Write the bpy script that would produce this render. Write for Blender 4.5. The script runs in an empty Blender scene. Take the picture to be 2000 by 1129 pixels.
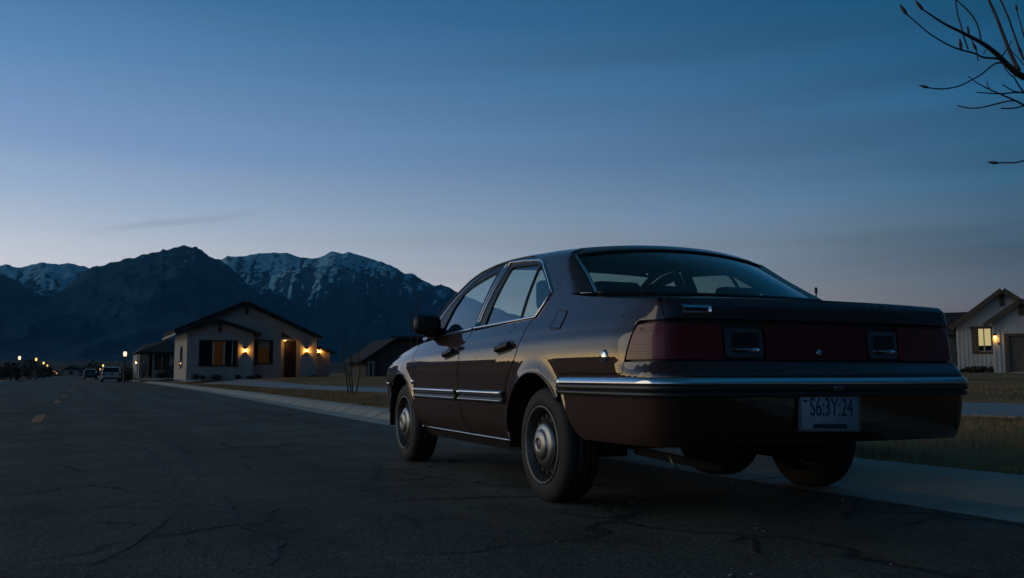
import bpy, bmesh, math, random
import numpy as np
from mathutils import Vector, Matrix, noise
from mathutils.geometry import delaunay_2d_cdt
random.seed(7)
R=math.radians
scene=bpy.context.scene
col=scene.collection

# ------------------------------------------------------------------ camera
F_PX,CX,CY,HZ,EYE=1772.0,1000.0,564.5,734.0,0.69      # measured on the 2000 px photograph
PITCH=math.atan((HZ-CY)/F_PX)
PSI=math.atan((1000-150)/F_PX)                        # camera heading right of the road direction (+Y)
cam_d=bpy.data.cameras.new("camera"); cam=bpy.data.objects.new("camera",cam_d); col.objects.link(cam)
cam_d.sensor_width=36; cam_d.lens=F_PX/2000*36; cam_d.clip_start=.05; cam_d.clip_end=60000
cam.location=(0,0,EYE); cam.rotation_euler=(math.pi/2+PITCH,0,-PSI)
scene.camera=cam
_fh=Vector((math.sin(PSI),math.cos(PSI),0)); _rt=Vector((math.cos(PSI),-math.sin(PSI),0)); _z=Vector((0,0,1))
_fw=_fh*math.cos(PITCH)+_z*math.sin(PITCH); _up=_z*math.cos(PITCH)-_fh*math.sin(PITCH)
def ray(u,v): return (_fw+_rt*((u-CX)/F_PX)-_up*((v-CY)/F_PX)).normalized()
def at(u,v,depth):
    r=ray(u,v); return Vector((0,0,EYE))+r*(depth/r.dot(_fh))
def on_ground(u,v,z=0.0):
    r=ray(u,v); return Vector((0,0,EYE))+r*((z-EYE)/r.z)

# ------------------------------------------------------------------ world: dusk sky, afterglow low in the west (left of the frame)
WEST_AZ=PSI-R(78)                                     # compass angle of the glow from +Y, clockwise
wdir=(math.sin(WEST_AZ),math.cos(WEST_AZ))
world=bpy.data.worlds.new("World"); scene.world=world; world.use_nodes=True
wt=world.node_tree; wn=wt.nodes; wl=wt.links; wn.clear()
def wnode(t,**k):
    n=wn.new(t)
    for a,b in k.items(): setattr(n,a,b)
    return n
def wmath(op,a,b=None,c=None,clamp=False):
    n=wnode('ShaderNodeMath',operation=op,use_clamp=clamp)
    for i,x in enumerate((a,b,c)):
        if x is None: continue
        if isinstance(x,(int,float)): n.inputs[i].default_value=x
        else: wl.new(x,n.inputs[i])
    return n.outputs[0]
def wramp(fac,stops):
    n=wnode('ShaderNodeValToRGB'); e=n.color_ramp.elements; n.color_ramp.interpolation='EASE'
    n.color_ramp.interpolation='LINEAR'
    while len(e)<len(stops): e.new(.5)
    for i,(p,c) in enumerate(stops): e[i].position=p; e[i].color=(*c,1)
    wl.new(fac,n.inputs[0]); return n.outputs[0]
tc=wnode('ShaderNodeTexCoord'); sep=wnode('ShaderNodeSeparateXYZ'); wl.new(tc.outputs['Generated'],sep.inputs[0])
nx_,ny_,nz_=sep.outputs
dotw=wmath('ADD',wmath('MULTIPLY',nx_,wdir[0]),wmath('MULTIPLY',ny_,wdir[1]))
fw_=wmath('MULTIPLY_ADD',dotw,.5,.5,clamp=True)
fpow=wmath('POWER',fw_,1.5)
zc=wmath('MAXIMUM',nz_,0.0)
# soft streaky cloud veil
mp=wnode('ShaderNodeMapping'); mp.inputs['Scale'].default_value=(1.0,1.0,17); wl.new(tc.outputs['Generated'],mp.inputs[0])
nz1=wnode('ShaderNodeTexNoise'); nz1.inputs['Scale'].default_value=2.2; nz1.inputs['Detail'].default_value=6; nz1.inputs['Roughness'].default_value=.55
wl.new(mp.outputs[0],nz1.inputs['Vector'])
zw=wmath('ADD',zc,wmath('MULTIPLY',wmath('SUBTRACT',nz1.outputs[0],.5),.06))
EAST=[(0,(.007,.006,.006)),(.05,(.008,.009,.012)),(.14,(.002,.007,.013)),(.24,(.002,.011,.027)),(.39,(.002,.025,.058)),(.6,(.004,.068,.170)),(1,(.005,.028,.046))]
MID=[(0,(.225,.172,.168)),(.06,(.205,.170,.172)),(.085,(.165,.165,.185)),(.12,(.092,.145,.208)),(.155,(.083,.148,.222)),(.2,(.043,.130,.236)),(.3,(.011,.092,.200)),(.39,(.0015,.062,.142)),(.7,(.004,.032,.060)),(1,(.005,.028,.046))]
WESTC=[(0,(1.08,.92,.88)),(.06,(1.03,.95,.95)),(.125,(.75,.81,.93)),(.18,(.45,.585,.80)),(.23,(.265,.41,.68)),(.31,(.137,.29,.54)),(.38,(.061,.195,.415)),(.7,(.008,.045,.085)),(1,(.005,.028,.046))]
GLOWC=[(0,(4.6,2.9,1.05)),(.05,(3.2,2.4,1.25)),(.11,(1.4,1.36,1.16)),(.18,(.74,.88,1.06)),(.31,(.26,.42,.68)),(.5,(.03,.09,.15)),(1,(.005,.028,.046))]
ce=wramp(zw,EAST); cm_=wramp(zw,MID); cw=wramp(zw,WESTC); cg_=wramp(zw,GLOWC)
def wsmooth(x,a,b):
    n=wnode('ShaderNodeMapRange',interpolation_type='SMOOTHSTEP'); n.inputs[1].default_value=a; n.inputs[2].default_value=b; wl.new(x,n.inputs[0]); return n.outputs[0]
def wlin(x,a,b):
    n=wnode('ShaderNodeMapRange'); n.inputs[1].default_value=a; n.inputs[2].default_value=b; wl.new(x,n.inputs[0]); return n.outputs[0]
mx0=wnode('ShaderNodeMix',data_type='RGBA'); wl.new(wsmooth(fw_,.13,.354),mx0.inputs[0]); wl.new(ce,mx0.inputs[6]); wl.new(cm_,mx0.inputs[7])
mx=wnode('ShaderNodeMix',data_type='RGBA'); wl.new(wlin(fw_,.354,.83),mx.inputs[0]); wl.new(mx0.outputs[2],mx.inputs[6]); wl.new(cw,mx.inputs[7])
mx1=mx; mx=wnode('ShaderNodeMix',data_type='RGBA'); wl.new(wmath('POWER',wlin(fw_,.83,.985),1.7),mx.inputs[0]); wl.new(mx1.outputs[2],mx.inputs[6]); wl.new(cg_,mx.inputs[7])
# warm afterglow hugging the western horizon
gl=wmath('MULTIPLY',wmath('POWER',fw_,14.0),wramp(zc,[(0,(1,1,1)),(.025,(.55,.55,.55)),(.07,(.12,.12,.12)),(.14,(0,0,0))]))
ad=wnode('ShaderNodeMix',data_type='RGBA',blend_type='ADD'); wl.new(gl,ad.inputs[0]); wl.new(mx.outputs[2],ad.inputs[6]); ad.inputs[7].default_value=(1.3,.62,.05,1)
# one thin darker cloud wisp over the mountains
c0=ray(345,434); caz=math.atan2(c0.x,c0.y)
azn=wmath('ARCTAN2',nx_,ny_)
da=wmath('SUBTRACT',azn,caz)
lineel=wmath('SUBTRACT',wmath('SUBTRACT',nz_,c0.z),wmath('MULTIPLY',da,.165))
nz2=wnode('ShaderNodeTexNoise'); nz2.inputs['Scale'].default_value=26; nz2.inputs['Detail'].default_value=5; wl.new(tc.outputs['Generated'],nz2.inputs['Vector'])
lineel=wmath('ADD',lineel,wmath('MULTIPLY',wmath('SUBTRACT',nz2.outputs[0],.5),.007))
env=wmath('MULTIPLY',wmath('SUBTRACT',1.0,wmath('POWER',wmath('DIVIDE',wmath('ABSOLUTE',da),.095),2.0),clamp=True),
          wmath('SUBTRACT',1.0,wmath('DIVIDE',wmath('ABSOLUTE',lineel),.0052),clamp=True))
veil=wmath('MULTIPLY_ADD',env,-.17,1.0)
amp=wmath('MULTIPLY_ADD',fw_,-1.25,1.35)
veil2=wmath('MULTIPLY',veil,wmath('MULTIPLY_ADD',wmath('SUBTRACT',nz1.outputs[0],.48),amp,1.0))
mul=wnode('ShaderNodeMix',data_type='RGBA',blend_type='MULTIPLY'); mul.inputs[0].default_value=1
wl.new(ad.outputs[2],mul.inputs[6])
cmb=wnode('ShaderNodeCombineColor'); [wl.new(veil2,cmb.inputs[i]) for i in range(3)]
wl.new(cmb.outputs[0],mul.inputs[7])
# a trace of the physical dusk sky on top
sky=wnode('ShaderNodeTexSky',sky_type='NISHITA'); sky.sun_disc=False; sky.sun_elevation=R(-3.5); sky.sun_rotation=WEST_AZ
skm=wnode('ShaderNodeMix',data_type='RGBA',blend_type='ADD'); skm.inputs[0].default_value=.03
wl.new(mul.outputs[2],skm.inputs[6]); wl.new(sky.outputs[0],skm.inputs[7])
bg=wnode('ShaderNodeBackground'); bg.inputs[1].default_value=1.0; wl.new(skm.outputs[2],bg.inputs[0])
wo=wnode('ShaderNodeOutputWorld'); wl.new(bg.outputs[0],wo.inputs[0])
# the last warm light of the set sun, very soft
sun_d=bpy.data.lights.new("afterglow",'SUN'); sun_d.energy=.50; sun_d.angle=R(45); sun_d.color=(1,.84,.55)
sun=bpy.data.objects.new("afterglow",sun_d); col.objects.link(sun)
saz=PSI-R(88); sdir=Vector((math.sin(saz)*math.cos(R(12)),math.cos(saz)*math.cos(R(12)),math.sin(R(12))))
sun.rotation_euler=sdir.to_track_quat('Z','Y').to_euler()
scene.view_settings.view_transform='Standard'; scene.view_settings.look='None'
scene.view_settings.exposure=0; scene.view_settings.gamma=1
scene.cycles.use_denoising=True
scene.cycles.max_bounces=8; scene.cycles.transparent_max_bounces=24; scene.cycles.sample_clamp_indirect=4

# ------------------------------------------------------------------ materials
def mat(name,base=(.5,.5,.5),rough=.6,metal=0,coat=0,spec=.5,emit=None,estr=0,noise_=None,bump=None,coat_rough=.03):
    m=bpy.data.materials.new(name); m.use_nodes=True; nt=m.node_tree; b=nt.nodes['Principled BSDF']
    b.inputs['Base Color'].default_value=(*base,1); b.inputs['Roughness'].default_value=rough
    b.inputs['Metallic'].default_value=metal; b.inputs['Coat Weight'].default_value=coat; b.inputs['Coat Roughness'].default_value=coat_rough
    b.inputs['Specular IOR Level'].default_value=spec
    if emit: b.inputs['Emission Color'].default_value=(*emit,1); b.inputs['Emission Strength'].default_value=estr
    tcn=None
    def coord():
        nonlocal tcn
        if tcn is None: tcn=nt.nodes.new('ShaderNodeTexCoord')
        return tcn.outputs['Object']
    if noise_:
        sc,c2,det=noise_[:3]; scl=noise_[3] if len(noise_)>3 else (1,1,1)
        mpn=nt.nodes.new('ShaderNodeMapping'); mpn.inputs['Scale'].default_value=scl; nt.links.new(coord(),mpn.inputs[0])
        n=nt.nodes.new('ShaderNodeTexNoise'); n.inputs['Scale'].default_value=sc; n.inputs['Detail'].default_value=det; nt.links.new(mpn.outputs[0],n.inputs['Vector'])
        r=nt.nodes.new('ShaderNodeValToRGB'); r.color_ramp.elements[0].position=.35; r.color_ramp.elements[1].position=.65
        r.color_ramp.elements[0].color=(*base,1); r.color_ramp.elements[1].color=(*c2,1)
        nt.links.new(n.outputs[0],r.inputs[0]); nt.links.new(r.outputs[0],b.inputs['Base Color'])
    if bump:
        sc,st,dist=bump
        n=nt.nodes.new('ShaderNodeTexNoise'); n.inputs['Scale'].default_value=sc; n.inputs['Detail'].default_value=5; nt.links.new(coord(),n.inputs['Vector'])
        bp=nt.nodes.new('ShaderNodeBump'); bp.inputs['Strength'].default_value=st; bp.inputs['Distance'].default_value=dist
        nt.links.new(n.outputs[0],bp.inputs['Height']); nt.links.new(bp.outputs[0],b.inputs['Normal'])
    return m
def N(m,t,**k):
    n=m.node_tree.nodes.new(t)
    for a,b in k.items(): setattr(n,a,b)
    return n
M={}
def car_paint(name,base):
    m=mat(name,base,rough=.6,coat=1.0,spec=.12,coat_rough=.02)
    nt=m.node_tree; b=nt.nodes['Principled BSDF']; L=nt.links.new; b.inputs['Coat IOR'].default_value=1.68
    t=N(m,'ShaderNodeTexCoord')
    # chips and specks of road dirt
    v=N(m,'ShaderNodeTexVoronoi'); v.inputs['Scale'].default_value=26; L(t.outputs['Object'],v.inputs['Vector'])
    msk=N(m,'ShaderNodeTexNoise'); msk.inputs['Scale'].default_value=3.1; L(t.outputs['Object'],msk.inputs['Vector'])
    a=N(m,'ShaderNodeMath',operation='LESS_THAN'); L(v.outputs['Distance'],a.inputs[0])
    th=N(m,'ShaderNodeMapRange'); th.inputs[1].default_value=.50; th.inputs[2].default_value=.66; th.inputs[3].default_value=0; th.inputs[4].default_value=.21; L(msk.outputs[0],th.inputs[0]); L(th.outputs[0],a.inputs[1])
    mxc=N(m,'ShaderNodeMix',data_type='RGBA'); L(a.outputs[0],mxc.inputs[0]); mxc.inputs[6].default_value=(*base,1); mxc.inputs[7].default_value=(.02,.017,.015,1)
    # road film: dusty towards the sills
    sp=N(m,'ShaderNodeSeparateXYZ'); L(t.outputs['Object'],sp.inputs[0])
    dn=N(m,'ShaderNodeTexNoise'); dn.inputs['Scale'].default_value=7; dn.inputs['Detail'].default_value=6; L(t.outputs['Object'],dn.inputs['Vector'])
    dr=N(m,'ShaderNodeMapRange'); dr.inputs[1].default_value=.62; dr.inputs[2].default_value=.28; dr.inputs[3].default_value=0; dr.inputs[4].default_value=.42; L(sp.outputs[2],dr.inputs[0])
    dm=N(m,'ShaderNodeMath',operation='MULTIPLY'); L(dr.outputs[0],dm.inputs[0]); L(dn.outputs[0],dm.inputs[1])
    mx2=N(m,'ShaderNodeMix',data_type='RGBA'); L(dm.outputs[0],mx2.inputs[0]); L(mxc.outputs[2],mx2.inputs[6]); mx2.inputs[7].default_value=(.085,.062,.036,1)
    L(mx2.outputs[2],b.inputs['Base Color'])
    cw_=N(m,'ShaderNodeMath',operation='SUBTRACT'); cw_.inputs[0].default_value=1; L(dm.outputs[0],cw_.inputs[1])
    cw2=N(m,'ShaderNodeMath',operation='SUBTRACT'); L(cw_.outputs[0],cw2.inputs[0]); L(a.outputs[0],cw2.inputs[1]); cw2.use_clamp=True
    L(cw2.outputs[0],b.inputs['Coat Weight'])
    cr=N(m,'ShaderNodeMapRange'); cr.inputs[3].default_value=.012; cr.inputs[4].default_value=.05; L(dn.outputs[0],cr.inputs[0]); 
    cr.inputs[1].default_value=.35; cr.inputs[2].default_value=.8
    L(cr.outputs[0],b.inputs['Coat Roughness'])
    bp=N(m,'ShaderNodeBump'); bp.inputs['Strength'].default_value=.035; bp.inputs['Distance'].default_value=.01
    wv=N(m,'ShaderNodeTexNoise'); wv.inputs['Scale'].default_value=5; wv.inputs['Detail'].default_value=1; L(t.outputs['Object'],wv.inputs['Vector']); L(wv.outputs[0],bp.inputs['Height'])
    L(bp.outputs[0],b.inputs['Normal']); L(bp.outputs[0],b.inputs['Coat Normal'])
    return m
M['paint']=car_paint('maroon_paint',(.034,.0085,.0045))
M['chrome']=mat('chrome',(.72,.72,.74),rough=.10,metal=1,bump=(30,.05,.002))
M['steel']=mat('wheel_steel',(.010,.009,.009),rough=.8,spec=.2,noise_=(26,(.032,.020,.013),5))
M['hubcap']=mat('hubcap_chrome',(.34,.34,.34),rough=.42,metal=1,bump=(25,.06,.002))
M['rim']=mat('rim_steel',(.20,.20,.20),rough=.5,metal=.9,bump=(25,.06,.002))
M['black']=mat('black_trim',(.008,.008,.008),rough=.45)
M['rubber']=mat('tyre_rubber',(.020,.020,.020),rough=.75,noise_=(14,(.030,.028,.025),5),bump=(90,.25,.003))
M['under']=mat('underbody',(.008,.007,.006),rough=.9,noise_=(9,(.016,.012,.009),4))
M['strip']=mat('rubber_strip',(.022,.022,.022),rough=.4)
M['interior']=mat('interior_cloth',(.012,.012,.013),rough=.9)
M['lens_red']=mat('red_lens',(.20,.004,.004),rough=.3,coat=.7,coat_rough=.04,spec=.2,noise_=(60,(.12,.003,.003),2,(1,1,.1)))
def rib_lens(m,scale,strength):
    nt=m.node_tree; b=nt.nodes['Principled BSDF']; t=nt.nodes.new('ShaderNodeTexCoord'); w=nt.nodes.new('ShaderNodeTexWave'); w.bands_direction='Z'; w.inputs['Scale'].default_value=scale
    nt.links.new(t.outputs['Object'],w.inputs['Vector']); bp=nt.nodes.new('ShaderNodeBump'); bp.inputs['Strength'].default_value=strength; bp.inputs['Distance'].default_value=.004
    nt.links.new(w.outputs[0],bp.inputs['Height']); nt.links.new(bp.outputs[0],b.inputs['Normal'])
rib_lens(M['lens_red'],22,.22)
M['lens_clear']=mat('clear_lens',(.06,.065,.07),rough=.15,coat=1,noise_=(40,(.035,.04,.045),2,(1,1,.2)))
M['lens_amber']=mat('amber_lens',(.5,.13,.01),rough=.2,coat=.5)
M['plate']=mat('plate_face',(.32,.44,.50),rough=.5,noise_=(9,(.24,.34,.40),4))
M['plate_ink']=mat('plate_ink',(.012,.03,.07),rough=.5)
def glass(name,tint=(.62,.72,.70),ior=1.55,body=.0):
    m=bpy.data.materials.new(name); m.use_nodes=True; nt=m.node_tree; nt.nodes.clear(); L=nt.links.new
    o=N(m,'ShaderNodeOutputMaterial'); t=N(m,'ShaderNodeBsdfTransparent'); t.inputs[0].default_value=(*tint,1)
    g=N(m,'ShaderNodeBsdfGlossy'); g.inputs['Roughness'].default_value=.015
    f=N(m,'ShaderNodeFresnel'); f.inputs[0].default_value=ior
    k=N(m,'ShaderNodeMath',operation='MULTIPLY',use_clamp=True); k.inputs[1].default_value=1.7; L(f.outputs[0],k.inputs[0])
    geo=N(m,'ShaderNodeNewGeometry'); inv=N(m,'ShaderNodeMath',operation='SUBTRACT'); inv.inputs[0].default_value=1; L(geo.outputs['Backfacing'],inv.inputs[1])
    k2=N(m,'ShaderNodeMath',operation='MULTIPLY'); L(k.outputs[0],k2.inputs[0]); L(inv.outputs[0],k2.inputs[1])
    x=N(m,'ShaderNodeMixShader'); L(k2.outputs[0],x.inputs[0]); L(t.outputs[0],x.inputs[1]); L(g.outputs[0],x.inputs[2]); L(x.outputs[0],o.inputs[0])
    return m
M['glass']=glass('car_glass'); M['glass_rear']=glass('rear_glass',(.30,.42,.43))

# asphalt with patches, tar cracks and pale grit
def asphalt():
    m=mat('asphalt',(.05,.05,.05),rough=.85,spec=.35); nt=m.node_tree; b=nt.nodes['Principled BSDF']; L=nt.links.new
    t=N(m,'ShaderNodeTexCoord'); P=t.outputs['Object']
    big=N(m,'ShaderNodeTexNoise'); big.inputs['Scale'].default_value=.45; big.inputs['Detail'].default_value=6; L(P,big.inputs['Vector'])
    fine=N(m,'ShaderNodeTexNoise'); fine.inputs['Scale'].default_value=55; fine.inputs['Detail'].default_value=4; fine.inputs['Roughness'].default_value=.7; L(P,fine.inputs['Vector'])
    r1=N(m,'ShaderNodeValToRGB'); r1.color_ramp.elements[0].position=.3; r1.color_ramp.elements[1].position=.72
    r1.color_ramp.elements[0].color=(.076,.074,.063,1); r1.color_ramp.elements[1].color=(.140,.136,.117,1); L(big.outputs[0],r1.inputs[0])
    r2=N(m,'ShaderNodeValToRGB'); r2.color_ramp.elements[0].position=.3; r2.color_ramp.elements[1].position=.75
    r2.color_ramp.elements[0].color=(.35,.35,.35,1); r2.color_ramp.elements[1].color=(2.0,2.0,1.92,1); L(fine.outputs[0],r2.inputs[0])
    mu=N(m,'ShaderNodeMix',data_type='RGBA',blend_type='MULTIPLY'); mu.inputs[0].default_value=1; L(r1.outputs[0],mu.inputs[6]); L(r2.outputs[0],mu.inputs[7])
    # worn lanes running with the road, and darker oily blotches
    lm=N(m,'ShaderNodeMapping'); lm.inputs['Scale'].default_value=(1.1,.06,1); L(P,lm.inputs[0])
    ln=N(m,'ShaderNodeTexNoise'); ln.inputs['Scale'].default_value=1.3; ln.inputs['Detail'].default_value=5; L(lm.outputs[0],ln.inputs['Vector'])
    bl=N(m,'ShaderNodeTexNoise'); bl.inputs['Scale'].default_value=1.6; bl.inputs['Detail'].default_value=7; bl.inputs['Roughness'].default_value=.65; L(P,bl.inputs['Vector'])
    lr=N(m,'ShaderNodeMapRange'); lr.inputs[1].default_value=.35; lr.inputs[2].default_value=.68; lr.inputs[3].default_value=.70; lr.inputs[4].default_value=1.30; L(ln.outputs[0],lr.inputs[0])
    br=N(m,'ShaderNodeMapRange'); br.inputs[1].default_value=.33; br.inputs[2].default_value=.55; br.inputs[3].default_value=.55; br.inputs[4].default_value=1.05; L(bl.outputs[0],br.inputs[0])
    lb=N(m,'ShaderNodeMath',operation='MULTIPLY'); L(lr.outputs[0],lb.inputs[0]); L(br.outputs[0],lb.inputs[1])
    vm=N(m,'ShaderNodeVectorMath',operation='SCALE'); L(mu.outputs[2],vm.inputs[0]); L(lb.outputs[0],vm.inputs['Scale'])
    # cracks: warped cell borders kept only where a broad mask allows
    wp=N(m,'ShaderNodeTexNoise'); wp.inputs['Scale'].default_value=1.7; wp.inputs['Detail'].default_value=5; L(P,wp.inputs['Vector'])
    wm=N(m,'ShaderNodeMix',data_type='VECTOR'); wm.inputs[0].default_value=.35; L(P,wm.inputs[4]); L(wp.outputs['Color'],wm.inputs[5])
    vo=N(m,'ShaderNodeTexVoronoi',feature='DISTANCE_TO_EDGE'); vo.inputs['Scale'].default_value=1.15; L(wm.outputs[1],vo.inputs['Vector'])
    ck=N(m,'ShaderNodeMapRange'); ck.inputs[1].default_value=.004; ck.inputs[2].default_value=.026; ck.inputs[3].default_value=1; ck.inputs[4].default_value=0; L(vo.outputs['Distance'],ck.inputs[0])
    mk=N(m,'ShaderNodeTexNoise'); mk.inputs['Scale'].default_value=.62; mk.inputs['Detail'].default_value=3; L(P,mk.inputs['Vector'])
    mr=N(m,'ShaderNodeMapRange'); mr.inputs[1].default_value=.46; mr.inputs[2].default_value=.56; L(mk.outputs[0],mr.inputs[0])
    cm=N(m,'ShaderNodeMath',operation='MULTIPLY'); L(ck.outputs[0],cm.inputs[0]); L(mr.outputs[0],cm.inputs[1])
    m3=N(m,'ShaderNodeMix',data_type='RGBA'); L(cm.outputs[0],m3.inputs[0]); L(vm.outputs[0],m3.inputs[6]); m3.inputs[7].default_value=(.020,.020,.019,1)
    # pale grit
    gv=N(m,'ShaderNodeTexVoronoi'); gv.inputs['Scale'].default_value=34; L(P,gv.inputs['Vector'])
    gl_=N(m,'ShaderNodeMath',operation='LESS_THAN'); gl_.inputs[1].default_value=.16; L(gv.outputs['Distance'],gl_.inputs[0])
    gc=N(m,'ShaderNodeSeparateColor'); L(gv.outputs['Color'],gc.inputs[0])
    gg=N(m,'ShaderNodeMath',operation='GREATER_THAN'); gg.inputs[1].default_value=.94; L(gc.outputs[0],gg.inputs[0])
    gm=N(m,'ShaderNodeMath',operation='MULTIPLY'); L(gl_.outputs[0],gm.inputs[0]); L(gg.outputs[0],gm.inputs[1])
    m4=N(m,'ShaderNodeMix',data_type='RGBA'); L(gm.outputs[0],m4.inputs[0]); L(m3.outputs[2],m4.inputs[6]); m4.inputs[7].default_value=(.30,.29,.27,1)
    L(m4.outputs[2],b.inputs['Base Color'])
    lump=N(m,'ShaderNodeTexNoise'); lump.inputs['Scale'].default_value=13; lump.inputs['Detail'].default_value=5; lump.inputs['Roughness'].default_value=.7; L(P,lump.inputs['Vector'])
    hs=N(m,'ShaderNodeMath',operation='MULTIPLY_ADD'); L(lump.outputs[0],hs.inputs[0]); hs.inputs[1].default_value=1.6; L(fine.outputs[0],hs.inputs[2])
    h=N(m,'ShaderNodeMath',operation='SUBTRACT'); L(hs.outputs[0],h.inputs[0]); L(cm.outputs[0],h.inputs[1])
    bp=N(m,'ShaderNodeBump'); bp.inputs['Strength'].default_value=1.0; bp.inputs['Distance'].default_value=.020; L(h.outputs[0],bp.inputs['Height']); L(bp.outputs[0],b.inputs['Normal'])
    return m
M['asphalt']=asphalt()
M['line']=mat('road_paint',(.60,.17,.012),rough=.75,noise_=(5,(.30,.11,.02),6),bump=(60,.4,.004))
M['concrete']=mat('concrete',(.47,.45,.38),rough=.85,spec=.3,noise_=(2.2,(.34,.325,.28),7),bump=(40,.35,.004))
M['walk']=mat('sidewalk_concrete',(.30,.315,.33),rough=.7,noise_=(1.4,(.24,.255,.27),6),bump=(30,.3,.004))
def grass_ground():
    m=mat('dry_ground',(.1,.08,.05),rough=.95,spec=.15); nt=m.node_tree; b=nt.nodes['Principled BSDF']; L=nt.links.new
    t=N(m,'ShaderNodeTexCoord'); P=t.outputs['Object']
    n1=N(m,'ShaderNodeTexNoise'); n1.inputs['Scale'].default_value=.28; n1.inputs['Detail'].default_value=8; n1.inputs['Roughness'].default_value=.6; L(P,n1.inputs['Vector'])
    r=N(m,'ShaderNodeValToRGB'); r.color_ramp.elements[0].position=.34; r.color_ramp.elements[1].position=.66
    r.color_ramp.elements[0].color=(.24,.145,.062,1); r.color_ramp.elements[1].color=(.46,.275,.125,1); L(n1.outputs[0],r.inputs[0])
    n2=N(m,'ShaderNodeTexNoise'); n2.inputs['Scale'].default_value=14; n2.inputs['Detail'].default_value=6; n2.inputs['Roughness'].default_value=.75; L(P,n2.inputs['Vector'])
    r2=N(m,'ShaderNodeValToRGB'); r2.color_ramp.elements[0].position=.3; r2.color_ramp.elements[1].position=.75; r2.color_ramp.elements[0].color=(.5,.5,.5,1); r2.color_ramp.elements[1].color=(1.4,1.35,1.3,1); L(n2.outputs[0],r2.inputs[0])
    mu=N(m,'ShaderNodeMix',data_type='RGBA',blend_type='MULTIPLY'); mu.inputs[0].default_value=1; L(r.outputs[0],mu.inputs[6]); L(r2.outputs[0],mu.inputs[7])
    # far out on the plain the ground is dark sagebrush
    vl=N(m,'ShaderNodeVectorMath',operation='LENGTH'); L(P,vl.inputs[0])
    mr=N(m,'ShaderNodeMapRange'); mr.inputs[1].default_value=110; mr.inputs[2].default_value=240; L(vl.outputs['Value'],mr.inputs[0])
    n3=N(m,'ShaderNodeTexNoise'); n3.inputs['Scale'].default_value=.012; n3.inputs['Detail'].default_value=7; L(P,n3.inputs['Vector'])
    r3=N(m,'ShaderNodeValToRGB'); r3.color_ramp.elements[0].position=.38; r3.color_ramp.elements[1].position=.66; r3.color_ramp.elements[0].color=(.016,.017,.011,1); r3.color_ramp.elements[1].color=(.036,.034,.022,1); L(n3.outputs[0],r3.inputs[0])
    m2=N(m,'ShaderNodeMix',data_type='RGBA'); L(mr.outputs[0],m2.inputs[0]); L(mu.outputs[2],m2.inputs[6]); L(r3.outputs[0],m2.inputs[7])
    L(m2.outputs[2],b.inputs['Base Color'])
    bp=N(m,'ShaderNodeBump'); bp.inputs['Strength'].default_value=.8; bp.inputs['Distance'].default_value=.03; L(n2.outputs[0],bp.inputs['Height']); L(bp.outputs[0],b.inputs['Normal'])
    return m
M['ground']=grass_ground()
M['blade']=mat('dry_blades',(.48,.29,.145),rough=.9,spec=.15,noise_=(1.1,(.24,.155,.08),5))
M['stucco']=mat('stucco',(.43,.385,.345),rough=.92,noise_=(1.3,(.37,.33,.295),5),bump=(35,.4,.006))
M['stucco_dim']=mat('stucco_grey',(.30,.29,.285),rough=.92,noise_=(1.3,(.26,.25,.245),5),bump=(35,.4,.006))
M['brown_wall']=mat('brown_stucco',(.10,.085,.075),rough=.92,noise_=(1.3,(.08,.07,.06),5),bump=(35,.4,.006))
M['board']=mat('white_boards',(.52,.53,.52),rough=.75,noise_=(3,(.44,.45,.44),5,(1,1,.2)))
M['roof']=mat('roof_shingles',(.030,.026,.024),rough=.9,noise_=(6,(.018,.016,.015),5),bump=(18,.7,.03))
M['trim']=mat('dark_trim',(.035,.027,.021),rough=.7,noise_=(5,(.026,.020,.016),3))
M['trim_brown']=mat('brown_trim',(.10,.075,.05),rough=.7,noise_=(5,(.07,.053,.037),3))
M['white_frame']=mat('white_frame',(.45,.45,.44),rough=.6)
M['door']=mat('stained_door',(.030,.007,.005),rough=.5,noise_=(6,(.020,.005,.004),4,(1,1,.15)))
M['door_brown']=mat('panel_door',(.13,.105,.075),rough=.6,noise_=(6,(.10,.08,.058),4,(1,1,.15)))
M['dark_pane']=mat('dark_pane',(.006,.006,.007),rough=.08,spec=.5)
M['amber_pane']=mat('amber_lit_pane',(.03,.02,.01),rough=.15,emit=(1,.42,.06),estr=.013)
M['bright_pane']=mat('lit_pane',(.05,.05,.03),rough=.2,emit=(1,.82,.36),estr=.48)
M['bark']=mat('bark',(.085,.060,.045),rough=.9,noise_=(30,(.045,.032,.025),4,(1,1,.3)),bump=(60,.4,.003))
M['bud']=mat('bud_scale',(.10,.045,.030),rough=.8)
M['shrub']=mat('shrub_leaf',(.030,.034,.018),rough=.85,noise_=(4,(.018,.020,.011),3))
M['pole']=mat('lamp_pole',(.012,.012,.012),rough=.5)
M['mountain']=None
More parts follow.
